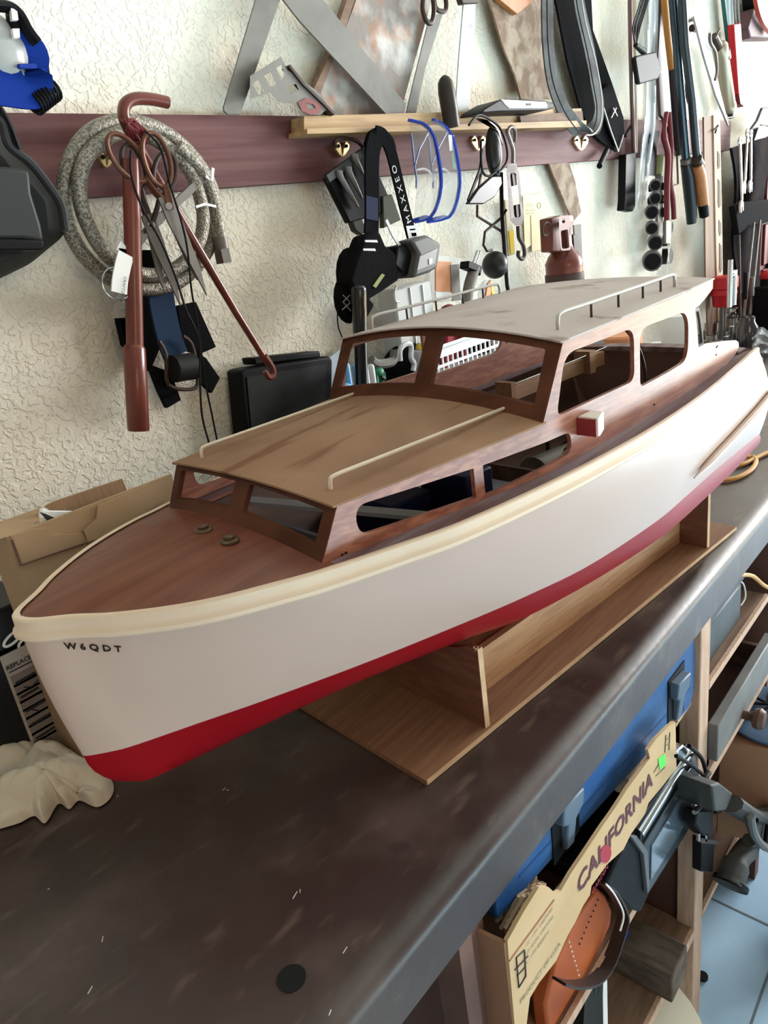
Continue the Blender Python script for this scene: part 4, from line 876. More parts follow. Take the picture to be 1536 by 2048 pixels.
# red torch bottle
t = thing('torch_bottle', 'old red brown bottle shaped pump torch with trigger, behind the wheelhouse roof', 'torch', at(1132, 600, .83))
c = at(1131, 600, .83); k_ = mpp(1131, 560, .83)
part(t, 'bottle', M().lathe([(36 * k_, 0), (36 * k_, 60 * k_), (37 * k_, 72 * k_), (30 * k_, 86 * k_), (20 * k_, 98 * k_), (17 * k_, 106 * k_), (17 * k_, 130 * k_), (19 * k_, 150 * k_)], c, n=28), m_redp)
part(t, 'label_band', M().lathe([(37.5 * k_, 28 * k_), (38.3 * k_, 30 * k_), (38.3 * k_, 50 * k_), (37.5 * k_, 52 * k_)], c, n=28), mat('band_dark', (.06, .035, .03), .6))
part(t, 'head', pp(M(), .822, .03, (1103, 436), (1122, 430), (1128, 450), (1128, 505), (1106, 503)), m_redp, bev=.003)
part(t, 'bracket', M().panel(rnd([(1118, 432), (1146, 430), (1148, 446), (1138, 458), (1142, 500), (1122, 502), (1118, 460)], 5), [rnd([(1121, 462), (1136, 458), (1139, 496), (1124, 498)], 4), rnd([(1124, 437), (1130, 437), (1130, 446), (1124, 446)], 2)], lambda x, y: at(x, y, .80), lambda x, y: at(x, y, .806), 8), mat('pinkish_metal', (.26, .15, .14), .5))
part(t, 'trigger_ring', M().tube([at(1092 + 7 * math.cos(a) - 4 * math.sin(a) * .4, 458 + 13 * math.sin(a), .815) for a in np.linspace(0, 6.28, 24)[:-1]], .0022, 8, True), m_brown_metal)
part(t, 'side_grip', pp(M(), .815, .015, (1146, 468), (1158, 470), (1162, 540), (1150, 522)), m_brown_metal, bev=.002)
solo('grey_plate', pp(M(), .868, .004, (1148, 450), (1162, 448), (1166, 545), (1154, 540)), m_steelp, 'narrow grey metal plate standing behind the red torch', 'plate')

# ------------------------------------------------------------------ belts
t = thing('rubber_belt', 'worn grey black rubber belt hung in a long loop at top right of centre', 'belt', at(1150, 280, .83))
part(t, 'belt_loop', M().ribbon(cr(P(.84, (1094, -60), (1094, 20), (1096, 90), (1105, 160), (1125, 215), (1148, 250), (1162, 262), (1178, 262), (1192, 250), (1198, 215), (1190, 165), (1178, 100), (1160, 20), (1148, -60)), 6), [.95, -.25, .0], .031, .004), m_rubl)
part(t, 'belt_rib', M().tube(cr(P(.828, (1094, -60), (1094, 20), (1096, 90), (1105, 160), (1125, 215), (1148, 252), (1162, 264), (1178, 264), (1190, 250), (1194, 215), (1186, 165), (1174, 100), (1156, 20), (1144, -60)), 6), .0012, 5), m_black)
part(t, 'belt_edge', M().tube(cr(P(.822, (1155, -60), (1170, 40), (1188, 110), (1200, 170), (1204, 215), (1200, 250), (1188, 268), (1172, 270)), 6), .0018, 6), mat('belt_pale', (.45, .45, .43), .5))
t = thing('black_belt', 'wide black belt with a pointed fold hanging right behind the rubber belt', 'belt', at(1237, 305, .86))
part(t, 'belt_band', pp(M(), .862, .005, (1112, 0), (1118, -60), (1180, -60), (1186, 60), (1222, 160), (1247, 235), (1249, 262), (1240, 302), (1233, 303), (1205, 285), (1180, 262), (1160, 210), (1135, 120)), m_blackc)
part(t, 'fold', pp(M(), .852, .004, (1204, 180), (1222, 165), (1247, 238), (1249, 262), (1238, 302), (1222, 270), (1208, 230)), m_blackc)
part(t, 'white_edge', M().tube(P(.848, (1204, 205), (1222, 262), (1237, 303), (1247, 270)), .0015, 6), m_paper)
part(t, 'buckle_pin', M().cyl(at(1226, 216, .846), at(1234, 232, .846), .0016).cyl(at(1232, 216, .846), at(1222, 236, .846), .0016), m_chrome)
solo('short_black_rod', M().cyl(at(1214, 300, .86), at(1199, 332, .84), .0065).cyl(at(1262, 252, .86), at(1250, 272, .86), .004), m_black, 'short black rod end sticking out under the black belt', 'rod')

# ------------------------------------------------------------------ right part of the wall
t = thing('long_bar_tool', 'long thin rod ending in a black rectangular bar, right of the belts', 'tool', at(1265, 424, .85))
part(t, 'rod', M().tube(P(.855, (1259, -60), (1261, 80), (1264, 200), (1268, 306)), .0055, 8), mat('rod_plum', (.16, .10, .10), .4, .4))
part(t, 'pale_rod', M().tube(P(.862, (1268, -60), (1269, 100), (1272, 306)), .0045, 8), mat('rod_cream', (.55, .50, .36), .5))
part(t, 'black_bar', pp(M(), .848, .02, (1252, 308), (1272, 304), (1271, 412), (1266, 423), (1248, 420), (1250, 400)), m_black, bev=.002)
t = thing('plastic_sheet', 'clear crumpled plastic bag hanging to the right of the black bar', 'plastic bag', at(1290, 425, .84))
pl = [(1280, -40), (1285, 60), (1288, 160), (1284, 260), (1280, 340), (1272, 422)]; pr = [(1318, -40), (1316, 60), (1312, 160), (1312, 250), (1300, 330), (1296, 395)]
def bag(a, b):
    i = min(4, int(a * 5)); q = a * 5 - i; l = np.array(pl[i]) * (1 - q) + np.array(pl[i + 1]) * q; r = np.array(pr[i]) * (1 - q) + np.array(pr[i + 1]) * q
    p = l * (1 - b) + r * b; return at(p[0], p[1], .84 + .008 * math.sin(9 * b + 5 * a) + .006 * math.sin(17 * a + 4 * b))
part(t, 'bag', M().sheet(bag, 40, 12), m_clearb)
t = thing('power_adapter', 'square black plug in power adapter with its cable bundled above', 'adapter', at(1300, 166, .80))
part(t, 'body', M().prism(rnd([(0, 0)], 0) and P(.80, (1271, 115), (1275, 111), (1312, 103), (1320, 128), (1324, 140), (1316, 158), (1282, 168), (1279, 166)), (0, .012, 0)), m_dgrey, bev=.003)
for y in (129, 143): part(t, 'prong', pp(M(), .815, .004, (1322, y), (1333, y - 2), (1333, y), (1322, y + 2)), m_chrome)
part(t, 'strain_relief', M().cyl(at(1271, 90, .81), at(1288, 104, .81), .0055, .008), m_dgrey)
mb = M()
for i in range(6): mb.tube(cr(P(.81 + .004 * i, (1268 + i, 76 + 2 * i), (1266 + 3 * i, 52), (1276 + 3 * i, 20), (1290 + 3 * i, -30)), 5), .0018, 6)
part(t, 'cable', mb.tube(P(.81, (1268, 74), (1271, 92)), .002, 6), m_black)
solo('grey_strap', M().ribbon(cr(P(.85, (1306, -30), (1298, 20), (1304, 60), (1306, 108)), 5), [1, 0, 0], .020, .003), m_grey, 'grey strap hanging behind the power adapter', 'strap')

def pole(name, label, cat, Y, pts, r, m, extra=()):
    t = thing(name, label, cat, at(pts[-1][0], pts[-1][1], Y)); part(t, 'shaft', M().tube(P(Y, *pts), r, 12), m)
    for nm, p2, r2, m2 in extra: part(t, nm, M().tube(P(Y - .002, *p2), r2, 12), m2)
    return t
solo('flat_board', pp(M(), .872, .008, (1326, -40), (1350, -40), (1348, 200), (1346, 280), (1330, 240), (1322, 230), (1316, 120)), mat('slat_plum', (.07, .045, .045), .5), 'wide dark slat behind the long poles', 'slat')
pole('orange_stripe_pole', 'dark pole with a long orange stripe on its upper half', 'pole', .85, [(1336, -40), (1342, 100), (1352, 240), (1357, 310)], .010, mat('pole_dark', (.05, .038, .04), .4), [('orange_stripe', [(1328, -10), (1334, 60), (1343, 138)], .0085, mat('stripe_orange', (.50, .20, .05), .45))])
pole('blue_black_pole', 'glossy blue black steel pole ending in a thick black grip', 'pole', .815, [(1340, -60), (1352, 60), (1358, 150), (1366, 250), (1372, 322)], .0115, mat('pole_blue', (.05, .07, .085), .22, .7), [('ring', [(1371, 318), (1373, 330)], .0145, m_steel), ('grip', [(1371, 328), (1376, 350), (1381, 400), (1384, 446)], [.0135, .017, .017, .0145], mat('grip_black', (.02, .024, .028), .3))])
pole('orange_grip_pole', 'black pole ending in an orange wooden grip with a black tip', 'pole', .79, [(1362, -40), (1370, 90), (1384, 200), (1392, 300), (1396, 326)], .011, mat('pole_grey', (.05, .055, .06), .3, .5), [('ferrule', [(1392, 318), (1398, 330)], .0155, m_brown_metal), ('wooden_grip', [(1394, 330), (1399, 350), (1405, 400), (1407, 412)], [.0145, .0175, .0165, .0155], m_orw), ('tip', [(1406, 408), (1409, 432)], [.0155, .014], m_black)])
solo('black_wedge', pp(M(), .862, .008, (1366, 110), (1374, 130), (1384, 190), (1396, 218), (1392, 222), (1380, 205), (1368, 160)), m_black, 'thin black angled bar beside the poles', 'bar')
# socket rail
t = thing('socket_rail', 'hanging rail of black impact sockets, the biggest one lowest', 'socket set', at(1308, 545, .85))
part(t, 'rail', pp(M(), .85, .008, (1316, 350), (1326, 352), (1326, 470), (1322, 540), (1316, 540)), m_steel)
for (px, py, r) in ((1311, 371, 10.5), (1311, 397, 11), (1304, 425, 13), (1304, 457, 12), (1311, 486, 14), (1305, 523, 18.5)):
    k = mpp(px, py, .80) * r; c = at(px, py, .80); sa = np.array([.90, .42, .10]); sa /= np.linalg.norm(sa)
    s_ = part(t, 'socket', M().cyl(c, c + sa * .055, k, k * .85, n=22), m_black)
    part(s_, 'rim', M().lathe([(k * .78, -.001), (k * 1.03, -.001), (k * 1.03, .030), (k * 1.0, .032)], c, sa, n=22), mat('socket_worn', (.11, .105, .10), .5))
    part(s_, 'bore', M().cyl(c - sa * .0025, c, k * .84, n=22), m_black)
for (px, py, r) in ((1331, 372, 7), (1330, 398, 8), (1332, 424, 9), (1342, 455, 12), (1338, 480, 11), (1341, 512, 15)):
    k = mpp(px, py, .84) * r; c = at(px, py, .84)
    part(t, 'small_socket', M().cyl(c, c + np.array([0, .045, 0]), k, n=18), m_dgrey)
solo('grip_tape_tool', pp(M(), .845, .012, (1302, 268), (1312, 262), (1320, 262), (1314, 290), (1312, 350), (1298, 352)), m_black, 'black strip above the socket rail', 'strip')
solo('olive_sleeve', M().cyl(at(1318, 312, .855), at(1314, 350, .855), .012), mat('olive', (.22, .23, .10), .5), 'small olive sleeve above the socket rail', 'sleeve')
# pliers with dark red grips
t = thing('long_nose_pliers', 'long pliers with dark red grips hanging beside the socket rail', 'pliers', at(1340, 490, .83))
part(t, 'grip', M().tube(cr(P(.825, (1333, 225), (1328, 270), (1336, 310), (1334, 370), (1334, 440)), 5), [.006] * 5 + [.008] * 16, 10), m_dred)
part(t, 'grip', M().tube(cr(P(.83, (1338, 225), (1342, 290), (1340, 360), (1346, 400), (1348, 438)), 5), [.006] * 5 + [.0075] * 16, 10), m_dred)
part(t, 'jaws', pp(M(), .826, .008, (1332, 440), (1344, 440), (1342, 488), (1332, 488)), m_steel, bev=.002)
part(t, 'tip_wire', M().tube(P(.83, (1340, 488), (1334, 530), (1332, 548)), .0015, 6).tube(P(.83, (1336, 488), (1338, 530)), .0015, 6), m_paper)
t = thing('frame_clip', 'small square metal bracket hanging behind the long poles', 'bracket', at(1350, 372, .86))
part(t, 'loop', M().tube(P(.855, (1342, 285), (1345, 300), (1354, 312), (1356, 368), (1342, 372)), .0028, 8), m_steel)
t = thing('caulking_clamp', 'grey metal clamp head with an arm hanging at top right', 'clamp', at(1400, 60, .84))
part(t, 'head', pp(M(), .84, .03, (1360, -30), (1390, -30), (1403, 20), (1398, 40), (1385, 36), (1372, 42), (1362, 30)), m_steelp, bev=.003)
part(t, 'jaw', pp(M(), .835, .02, (1344, -10), (1362, -20), (1374, 8), (1366, 22), (1350, 14)), m_brown_metal, bev=.002)
part(t, 'arm', pp(M(), .838, .006, (1388, 32), (1400, 36), (1424, 110), (1440, 180), (1458, 252), (1432, 190), (1408, 110)), mat('pale_arm', (.42, .40, .42), .45, .4))
# grease gun
t = thing('grease_gun', 'tarnished brass grease gun with a lever, hanging at upper right', 'grease gun', at(1455, 235, .85))
part(t, 'barrel', M().lathe([(.020, 0), (.022, .003), (.022, .02), (.0205, .022), (.0205, .165), (.022, .168), (.022, .20), (.016, .21)], at(1459, 222, .85), at(1441, 100, .85) - at(1459, 222, .85)), mat('tarnished', (.36, .31, .22), .4, .5))
part(t, 'band', M().cyl(at(1446, 120, .85), at(1443, 104, .85), .0235), m_brown_metal)
part(t, 'head', M().cyl(at(1441, 102, .85), at(1428, 72, .85), .015, .010).cyl(at(1430, 78, .84), at(1439, 58, .84), .003), m_brown_metal)
part(t, 'lever', M().tube(cr(P(.83, (1420, 66), (1421, 85), (1431, 105), (1434, 140), (1430, 160)), 5), .0045, 8), m_steel)
part(t, 'nozzle', M().cyl(at(1460, 222, .85), at(1462, 236, .85), .012, .006).cyl(at(1450, 236, .845), at(1468, 234, .845), .003), m_brown_metal)
solo('clip_ring', M().cyl(at(1384, 56, .87), at(1392, 58, .89), .009), m_brown_metal, 'small round brown knob on the wall left of the grease gun', 'knob')
t = thing('teal_strip', 'long dark teal strip hanging left of the red one', 'strip', at(1482, 205, .86))
part(t, 'strip', pp(M(), .862, .012, (1446, -30), (1466, -30), (1478, 120), (1486, 200), (1482, 210), (1473, 205), (1462, 110)), m_teal, bev=.002)
t = thing('red_grip_tool', 'tool with a bright red sleeve and chrome rods, hanging at upper right', 'tool', at(1488, 213, .84))
part(t, 'sleeve', pp(M(), .84, .02, (1468, 48), (1482, 46), (1486, 110), (1490, 190), (1478, 190)), m_redc, bev=.003)
part(t, 'end_cap', pp(M(), .839, .022, (1478, 188), (1490, 188), (1492, 206), (1488, 213), (1481, 208)), m_dred, bev=.002)
for dx in (0, 7): part(t, 'rod', M().tube(P(.85, (1467 + dx, -30), (1471 + dx, 48)), .004, 8), m_chrome)
t = thing('red_black_case', 'black case with red trim at the top right corner', 'case', at(1510, 76, .83))
part(t, 'shell', pp(M(), .83, .05, (1515, -30), (1600, -30), (1600, 60), (1540, 62), (1520, 30)), m_black, bev=.004)
part(t, 'red_trim', M().ribbon(cr(P(.825, (1508, -30), (1514, 10), (1524, 40), (1540, 62)), 5), [.9, 0, .3], .018, .012), mat('trim_red', (.42, .07, .05), .45))
part(t, 'brown_pouch', pp(M(), .84, .05, (1508, 16), (1514, 20), (1530, 60), (1560, 76), (1502, 76), (1496, 56)), mat('pouch_plum', (.08, .04, .045), .6), bev=.005)

# slotted wooden post against the rail
t = thing('slotted_upright', 'tall pale wooden upright with slots along its edge, right end of the rail', 'wooden upright', at(1440, 700, .80))
def upr(x0, y0, x1, y1, x2, y2, x3, y3): return [(x0, y0), (x1, y1), (x2, y2), (x3, y3)]
part(t, 'face', pp(M(), .80, .005, (1408, 234), (1427, 230), (1434, 560), (1438, 700), (1418, 700), (1412, 560)), mat('upright_brown', (.20, .13, .09), .7, col2=(.26, .17, .12), sc=12, stretch=(3, 3, .4)))
part(t, 'edge_strip', pp(M(), .796, .004, (1427, 230), (1440, 232), (1444, 420), (1446, 560), (1449, 700), (1438, 700), (1432, 480)), m_post)
for (y0, y1) in ((302, 338), (358, 416), (440, 472), (486, 545)):
    x = 1434 + (y0 - 230) * .02
    part(t, 'slot', pp(M(), .7945, .002, (x, y0), (x + 4, y0 + 6), (x + 5, y1 - 6), (x + 2, y1), (x, y1 - 8)), mat('slot_shade', (.16, .13, .10), .8))
part(t, 'cross_mark', M().tube(P(.794, (1425, 263), (1437, 252)), .0022, 6).tube(P(.794, (1431, 266), (1436, 250)), .0018, 6), m_black)
# wrenches and dark clutter at the far right
t = thing('tool_cabinet', 'dark tool chest standing at the far right end of the worktop', 'tool chest', (3.35, .80, 0))
part(t, 'body', M().bb((2.98, .81, .001), (3.9, .888, .50)), mat('cab_red', (.11, .025, .028), .5), bev=.006)
for i in range(3): part(t, 'drawer_front', M().bb((3.0, .802, .03 + .155 * i), (3.88, .811, .17 + .155 * i)), mat('cab_red2', (.13, .03, .034), .5), bev=.003)
part(t, 'side_drawer_front', M().bb((2.972, .82, .03), (2.981, .88, .48)), mat('cab_red2', (.13, .03, .034), .5), bev=.003)
t = thing('navy_jacket', 'dark navy cloth jacket hanging from the wall at far right', 'jacket', at(1490, 520, .84))
def jk(a, b):
    L_ = np.array([1464 + 14 * a + 6 * math.sin(7 * a), 296 + 290 * a]); R_ = np.array([1570, 262 + 300 * a]); p = L_ * (1 - b) + R_ * b
    return at(p[0], p[1], .80 + .010 * math.sin(11 * b + 2 * a) + .008 * math.sin(6 * a + 7 * b))
part(t, 'cloth', M().sheet(jk, 24, 30, lambda a, b: jk(a, b) + np.array([0, .008, 0])), m_navy)
part(t, 'black_fold', pp(M(), .775, .02, (1470, 412), (1485, 404), (1560, 396), (1560, 440), (1500, 452), (1478, 470)), m_blackc, bev=.004)
for (x0, y0, x1, y1, lb) in ((1480, 282, 1484, 400, 'chrome combination wrench, leftmost of the three on the right wall'), (1495, 266, 1490, 362, 'chrome combination wrench, middle of the three on the right wall'), (1502, 268, 1502, 360, 'dull combination wrench, rightmost of the three on the right wall')):
    t = thing('combination_wrench', lb, 'wrench', at(x1, y1, .82), 'wrenches on the right wall')
    a = at(x0, y0, .765); b = at(x1, y1, .765); d = (b - a) / np.linalg.norm(b - a); s = np.cross(d, YN)
    part(t, 'shaft', M().ribbon([a, b], s, .009, .005), m_chrome)
    part(t, 'ring_end', M().tube([a + .010 * (math.cos(q) * d + math.sin(q) * s) for q in np.linspace(0, 6.28, 18)[:-1]], .0035, 8, True), m_chrome)
    part(t, 'open_end', M().prism([b - s * .006, b + d * .012 - s * .015, b + d * .034 - s * .013, b + d * .036 - s * .006, b + d * .020 - s * .004, b + d * .020 + s * .004, b + d * .036 + s * .006, b + d * .034 + s * .013, b + d * .012 + s * .015, b + s * .006], (0, .006, 0)), m_chrome)
t = thing('silver_buckle', 'pale grey metal clasp hanging at the right edge above the jacket', 'clasp', at(1518, 308, .82))
part(t, 'plate', M().panel(rnd([(1520, 252), (1534, 252), (1532, 290), (1528, 304), (1516, 308), (1510, 300), (1514, 285)], 5), [rnd([(1516, 290), (1526, 290), (1525, 300), (1516, 301)], 3)], lambda x, y: at(x, y, .80), lambda x, y: at(x, y, .806), 10), mat('pale_metal', (.48, .50, .44), .4, .4))
part(t, 'dark_hood', pp(M(), .815, .01, (1500, 262), (1516, 240), (1526, 215), (1560, 212), (1560, 256), (1520, 250), (1508, 285)), m_rubber, bev=.003)
for (x0, y0, x1, y1, lb) in ((1508, 445, 1486, 590, 'long thin steel rod, left of the two leaning in the corner'), (1520, 440, 1500, 570, 'long thin steel rod, right of the two leaning in the corner'), (1478, 470, 1480, 590, 'thin dark rod standing upright left of the leaning pair')):
    solo('steel_rod', M().cyl(at(x1, y1 + 60, .73), at(x0, y0, .765), .005, .0035), m_brown_metal if x0 == 1478 else m_steel, lb, 'rod')

# ------------------------------------------------------------------ on the worktop behind the boat
t = thing('storage_crate', 'dark closed storage crate standing on the worktop behind the wheelhouse', 'crate', (1.1, .82, 0))
part(t, 'body', M().bb((.80, .765, .001), (1.62, .886, .215)), m_dgrey, bev=.004)
part(t, 'lid', M().bb((.79, .758, .216), (1.63, .888, .228)), m_black, bev=.003)
ZC = .2285
def stand(name, px, py, Y, h, r, m, label, cat, group=None, r2=None, dome=True):
    c = at(px, py, Y); c = np.array([c[0], c[1], ZC]); top = at(px, py, Y)[2] + h
    H = max(.01, top - ZC); pr = [(r * .9, 0), (r, .002), (r, H - r * .8), (r * .8, H - r * .25), (r * .35, H)] if dome else [(r, 0), (r, H)]
    return solo(name, M().lathe(pr, c, n=16), m, label, cat, group)
stand('marker_pen', 698, 770, .80, .034, .0058, m_lblue, 'light blue marker pen standing at the far left of the pen group', 'pen', 'pens behind the rear windshield')
stand('marker_pen', 715, 766, .83, .030, .0052, m_lblue, 'slimmer blue marker pen half hidden by the black grip', 'pen', 'pens behind the rear windshield')
stand('marker_pen', 733, 768, .80, .036, .0062, m_pack, 'grey white capped pen, left one of two', 'pen', 'pens behind the rear windshield')
stand('marker_pen', 746, 768, .80, .032, .0060, m_pack, 'grey white capped pen, right one of two', 'pen', 'pens behind the rear windshield')
stand('blue_cap', 693, 775, .79, .006, .009, mat('sky_cap', (.25, .5, .75), .4), 'round pale blue cap low beside the pens', 'cap')  # loose blue caps lying beside the pens
stand('blue_cap', 714, 775, .785, .004, .007, m_lblue, 'small blue cap in front of the black grip', 'cap')
t = thing('green_clamp', 'green spring clamp lying right of the pens', 'clamp', at(760, 775, .80))
part(t, 'jaw', M().ball(at(757, 745, .80), .012, (1, .6, .7)), m_green)
part(t, 'handle', M().tube(P(.80, (750, 748), (752, 772)), .005, 8).tube(P(.80, (766, 745), (768, 756), (762, 762)), .004, 8), m_green)
part(t, 'metal_tip', M().tube(P(.795, (763, 752), (770, 757)), .003, 6), m_chrome)
t = thing('black_pouch', 'black tool pouch behind the left pane of the rear windshield', 'pouch', at(820, 770, .84))
part(t, 'bag', M().ball(at(815, 735, .845), .045, (1.5, .6, 1.0), 20), m_blackc)
part(t, 'grey_ring', M().tube(cr(P(.80, (800, 722), (800, 700), (812, 688), (822, 692), (822, 715), (828, 728), (826, 742)), 6), .0045, 8), m_pack)
part(t, 'grey_handle', M().tube(cr(P(.805, (742, 720), (755, 728), (785, 722), (790, 700)), 6), .008, 8), m_steelp)
solo('yellow_button', M().lathe([(.012, 0), (.012, .004), (.010, .012), (.004, .016)], at(843, 700, .82), (-.3, -.8, .3), 20), m_yel, 'round yellow cap beside the centre post of the rear windshield', 'cap')
solo('red_cloth', M().sheet(lambda a, b: at(872 + 66 * b - 6 * a, 672 + 80 * a - 12 * b, .86 + .008 * math.sin(12 * b)), 10, 16, lambda a, b: at(872 + 66 * b - 6 * a, 672 + 80 * a - 12 * b, .868 + .008 * math.sin(12 * b))), mat('cloth_red', (.30, .03, .045), .8), 'red cloth behind the white basket', 'cloth')
solo('black_bag', M().ball(at(965, 690, .865), .03, (1.6, .6, .9)), m_blackc, 'black bag behind the right end of the white basket', 'bag')
t = thing('plastic_basket', 'white plastic basket with two rows of square holes behind the boat', 'basket', at(930, 745, .80))
A0 = at(846, 712, .80); A1 = at(1022, 660, .80); xb0, xb1 = A0[0], A1[0]; zt = .292
Lb = xb1 - xb0
for (y, hs) in ((.790, True), (.868, False)):
    outer = rnd([(0, .05), (.004, .0), (Lb - .004, .0), (Lb, .05), (Lb, .058), (0, .058)], .003)
    holes = []
    for r_ in (0, 1):
        for i in range(17): x0 = .014 + i * (Lb - .03) / 17; holes.append([(x0, .010 + r_ * .017), (x0 + .0115, .010 + r_ * .017), (x0 + .0115, .022 + r_ * .017), (x0, .022 + r_ * .017)])
    part(t, 'side_wall', M().panel(outer, holes if hs else [], lambda a, b: (xb0 + a, y, ZC + .006 + b), lambda a, b: (xb0 + a, y + .0025, ZC + .006 + b), .02), m_white)
part(t, 'rim', M().tube([(xb0, .787, ZC + .064), (xb1, .787, ZC + .064), (xb1, .872, ZC + .064), (xb0, .872, ZC + .064)], .0035, 8, True), m_white)
part(t, 'bottom', M().bb((xb0 + .002, .79, ZC + .001), (xb1 - .002, .87, ZC + .005)), m_white)
for x in (xb0, xb1): part(t, 'end_wall', M().bb((x - .0012, .79, ZC + .005), (x + .0012, .87, ZC + .064)), m_white)
solo('pale_blue_sheet', pp(M(), .885, .003, (600, 745), (660, 715), (692, 690), (696, 800), (600, 800)), mat('pale_blue', (.58, .66, .72), .5), 'pale blue sheet leaning on the wall left of the rear windshield', 'sheet')
# clear organizer and packets
t = thing('clear_organizer', 'translucent white organizer case standing behind the wheelhouse roof', 'organizer', at(830, 650, .86))
zt = at(815, 572, .83)[2]; x0 = at(795, 600, .83)[0]; x1 = at(868, 580, .83)[0]
part(t, 'case', M().bb((x0, .835, ZC), (x1, .875, zt)), mat('frosted', (.62, .64, .64), .35, alpha=.8), bev=.004)
for q in (.38, .72): part(t, 'divider', M().bb((x0 + (x1 - x0) * q, .832, ZC), (x0 + (x1 - x0) * q + .002, .836, zt - .004)), m_white)
for q in (.3, .62): part(t, 'divider', M().bb((x0, .832, ZC + (zt - ZC) * q), (x1, .836, ZC + (zt - ZC) * q + .002)), m_white)
part(t, 'clasp', M().tube(cr(P(.83, (793, 572), (789, 585), (791, 602), (800, 604)), 4), .002, 6), m_paper)
t = thing('blister_pack', 'clear blister pack with an orange card and grey blade behind the roof rail', 'package', at(900, 610, .86))
part(t, 'clear_shell', pp(M(), .842, .012, (862, 508), (905, 512), (934, 520), (934, 600), (868, 606), (858, 560)), m_clear, bev=.003)
part(t, 'orange_card', pp(M(), .840, .003, (872, 522), (903, 524), (904, 584), (872, 582)), m_orangep)
part(t, 'white_strip', pp(M(), .8385, .002, (872, 584), (904, 586), (904, 598), (873, 596)), m_paper)
part(t, 'grey_blade', pp(M(), .8385, .002, (901, 530), (918, 528), (922, 600), (905, 602)), m_steelp)
t = thing('caulk_tool', 'grey curved tool handle with a black collar, left of the black ball', 'tool', at(930, 640, .82))
part(t, 'handle', M().tube(cr(P(.815, (950, 535), (940, 565), (934, 600), (932, 645)), 6), [.0105] * 19, 12), m_steelp)
part(t, 'collar', pp(M(), .805, .02, (938, 521), (966, 532), (962, 552), (958, 545), (936, 536)), m_black, bev=.002)
for x in (0, 5): part(t, 'rod', M().cyl(at(946 + x, 528, .815), at(955 + x, 502, .815), .0028), m_chrome)
t = thing('bagged_candy_tool', 'small clear bag with orange and yellow contents beside the roof rail', 'package', at(980, 610, .83))
part(t, 'bag', M().ball(at(973, 595, .83), .022, (1.2, .5, 1.5)), m_clearb)
part(t, 'orange_piece', pp(M(), .815, .004, (976, 568), (982, 560), (984, 580), (976, 606), (970, 606)), m_orangep)
part(t, 'yellow_piece', pp(M(), .8145, .004, (981, 562), (986, 570), (993, 600), (988, 606), (984, 585)), m_yel)
solo('maroon_knob', M().ball(at(895, 617, .82), .012, (1.6, .6, .6)), m_dred, 'small maroon knob just above the roof behind the rail', 'knob')
# seen through the aft window and beyond the stern
def on(name, px, py, Y, prof, m, label, cat, group=None, n=20):
    c = at(px, py, Y); return solo(name, M().lathe(prof, (c[0], c[1], .001), n=n), m, label, cat, group)
on('white_bowl', 1312, 700, .74, [(.05, 0), (.062, .03), (.064, .07), (.055, .10), (.03, .118), (.012, .122), (.012, .135)], mat('bowl_white', (.66, .69, .66), .35), 'pale domed pot seen through the aft cabin window', 'pot', n=28)
on('white_cup', 1352, 690, .80, [(.035, 0), (.045, .14), (.046, .155), (.040, .155)], m_white, 'white paper cup seen through the aft cabin window', 'cup', n=24)
on('orange_pot', 1243, 700, .80, [(.04, 0), (.05, .12), (.05, .165), (.044, .17)], m_orangep, 'orange container seen through the forward cabin window', 'container')
rs = random.Random(3)
spots = [(1418, 652, .83), (1426, 640, .85), (1422, 676, .78), (1436, 668, .79), (1448, 664, .80), (1458, 655, .83), (1470, 652, .84), (1446, 682, .76), (1462, 676, .77), (1474, 672, .78), (1431, 690, .74), (1480, 690, .72)]
for i, (px, py, Y) in enumerate(spots):
    r = rs.uniform(.014, .024); h = rs.uniform(.03, .06)
    c = at(px, py, Y); zz = max(.001, c[2] - .03)
    w = ['back left', 'rearmost', 'left front', 'second from left in front', 'middle', 'middle right', 'right rear', 'front centre', 'front right', 'far right', 'lowest left', 'lowest right'][i]
    z0 = .001
    solo('chrome_socket', M().lathe([(r, 0), (r, h * .55), (r * .86, h * .6), (r * .86, h), (r * .6, h), (r * .58, h * .6)], (c[0], c[1], .021), n=14), m_chrome, 'chrome socket in the tray beyond the stern, %s of the bunch' % w, 'socket', 'chrome sockets in the tray')
ca = at(1410, 700, .70); cb = at(1490, 640, .88)
solo('socket_tray', M().bb((2.12, .70, .001), (2.90, .882, .0195)), m_tbox, 'flat dark tray under the chrome sockets', 'tray')
on('dark_jar', 1492, 700, .66, [(.026, 0), (.030, .01), (.030, .085), (.022, .10), (.020, .115)], mat('jar_dark', (.02, .015, .02), .1, coat=1), 'dark glossy jar standing beyond the stern', 'jar')
t = thing('plastic_bag', 'crumpled clear plastic bag at the right edge of the worktop', 'plastic bag', (2.3, .60, 0))
def pb(a, b):
    x = 1504 + 60 * a; y = 668 + 52 * b - 14 * math.sin(5 * a) * (1 - b); return at(x, y, .62 + .02 * math.sin(13 * a + 7 * b) + .015 * math.sin(23 * b))
part(t, 'film', M().sheet(pb, 24, 18), m_clearb)
t = thing('tool_organizer', 'black tool organizer block full of tools near the right edge', 'organizer', (2.9, .68, 0))
part(t, 'block', M().bb((2.62, .66, .001), (2.90, .73, .16)), m_black, bev=.006)
for i, (px, y0, y1, m_, nm) in enumerate(((1459, 520, 600, m_chrome, 'chrome_shank'), (1468, 540, 600, m_chrome, 'chrome_shank'), (1490, 545, 610, m_black, 'black_handle'), (1502, 555, 620, m_steel, 'shank'))):
    a = at(px, y0, .70); b = at(px, y1, .70); part(t, nm, M().cyl((b[0], .70, .15), (b[0] + (a[0] - b[0]) * .3, .70, a[2]), .007), m_)
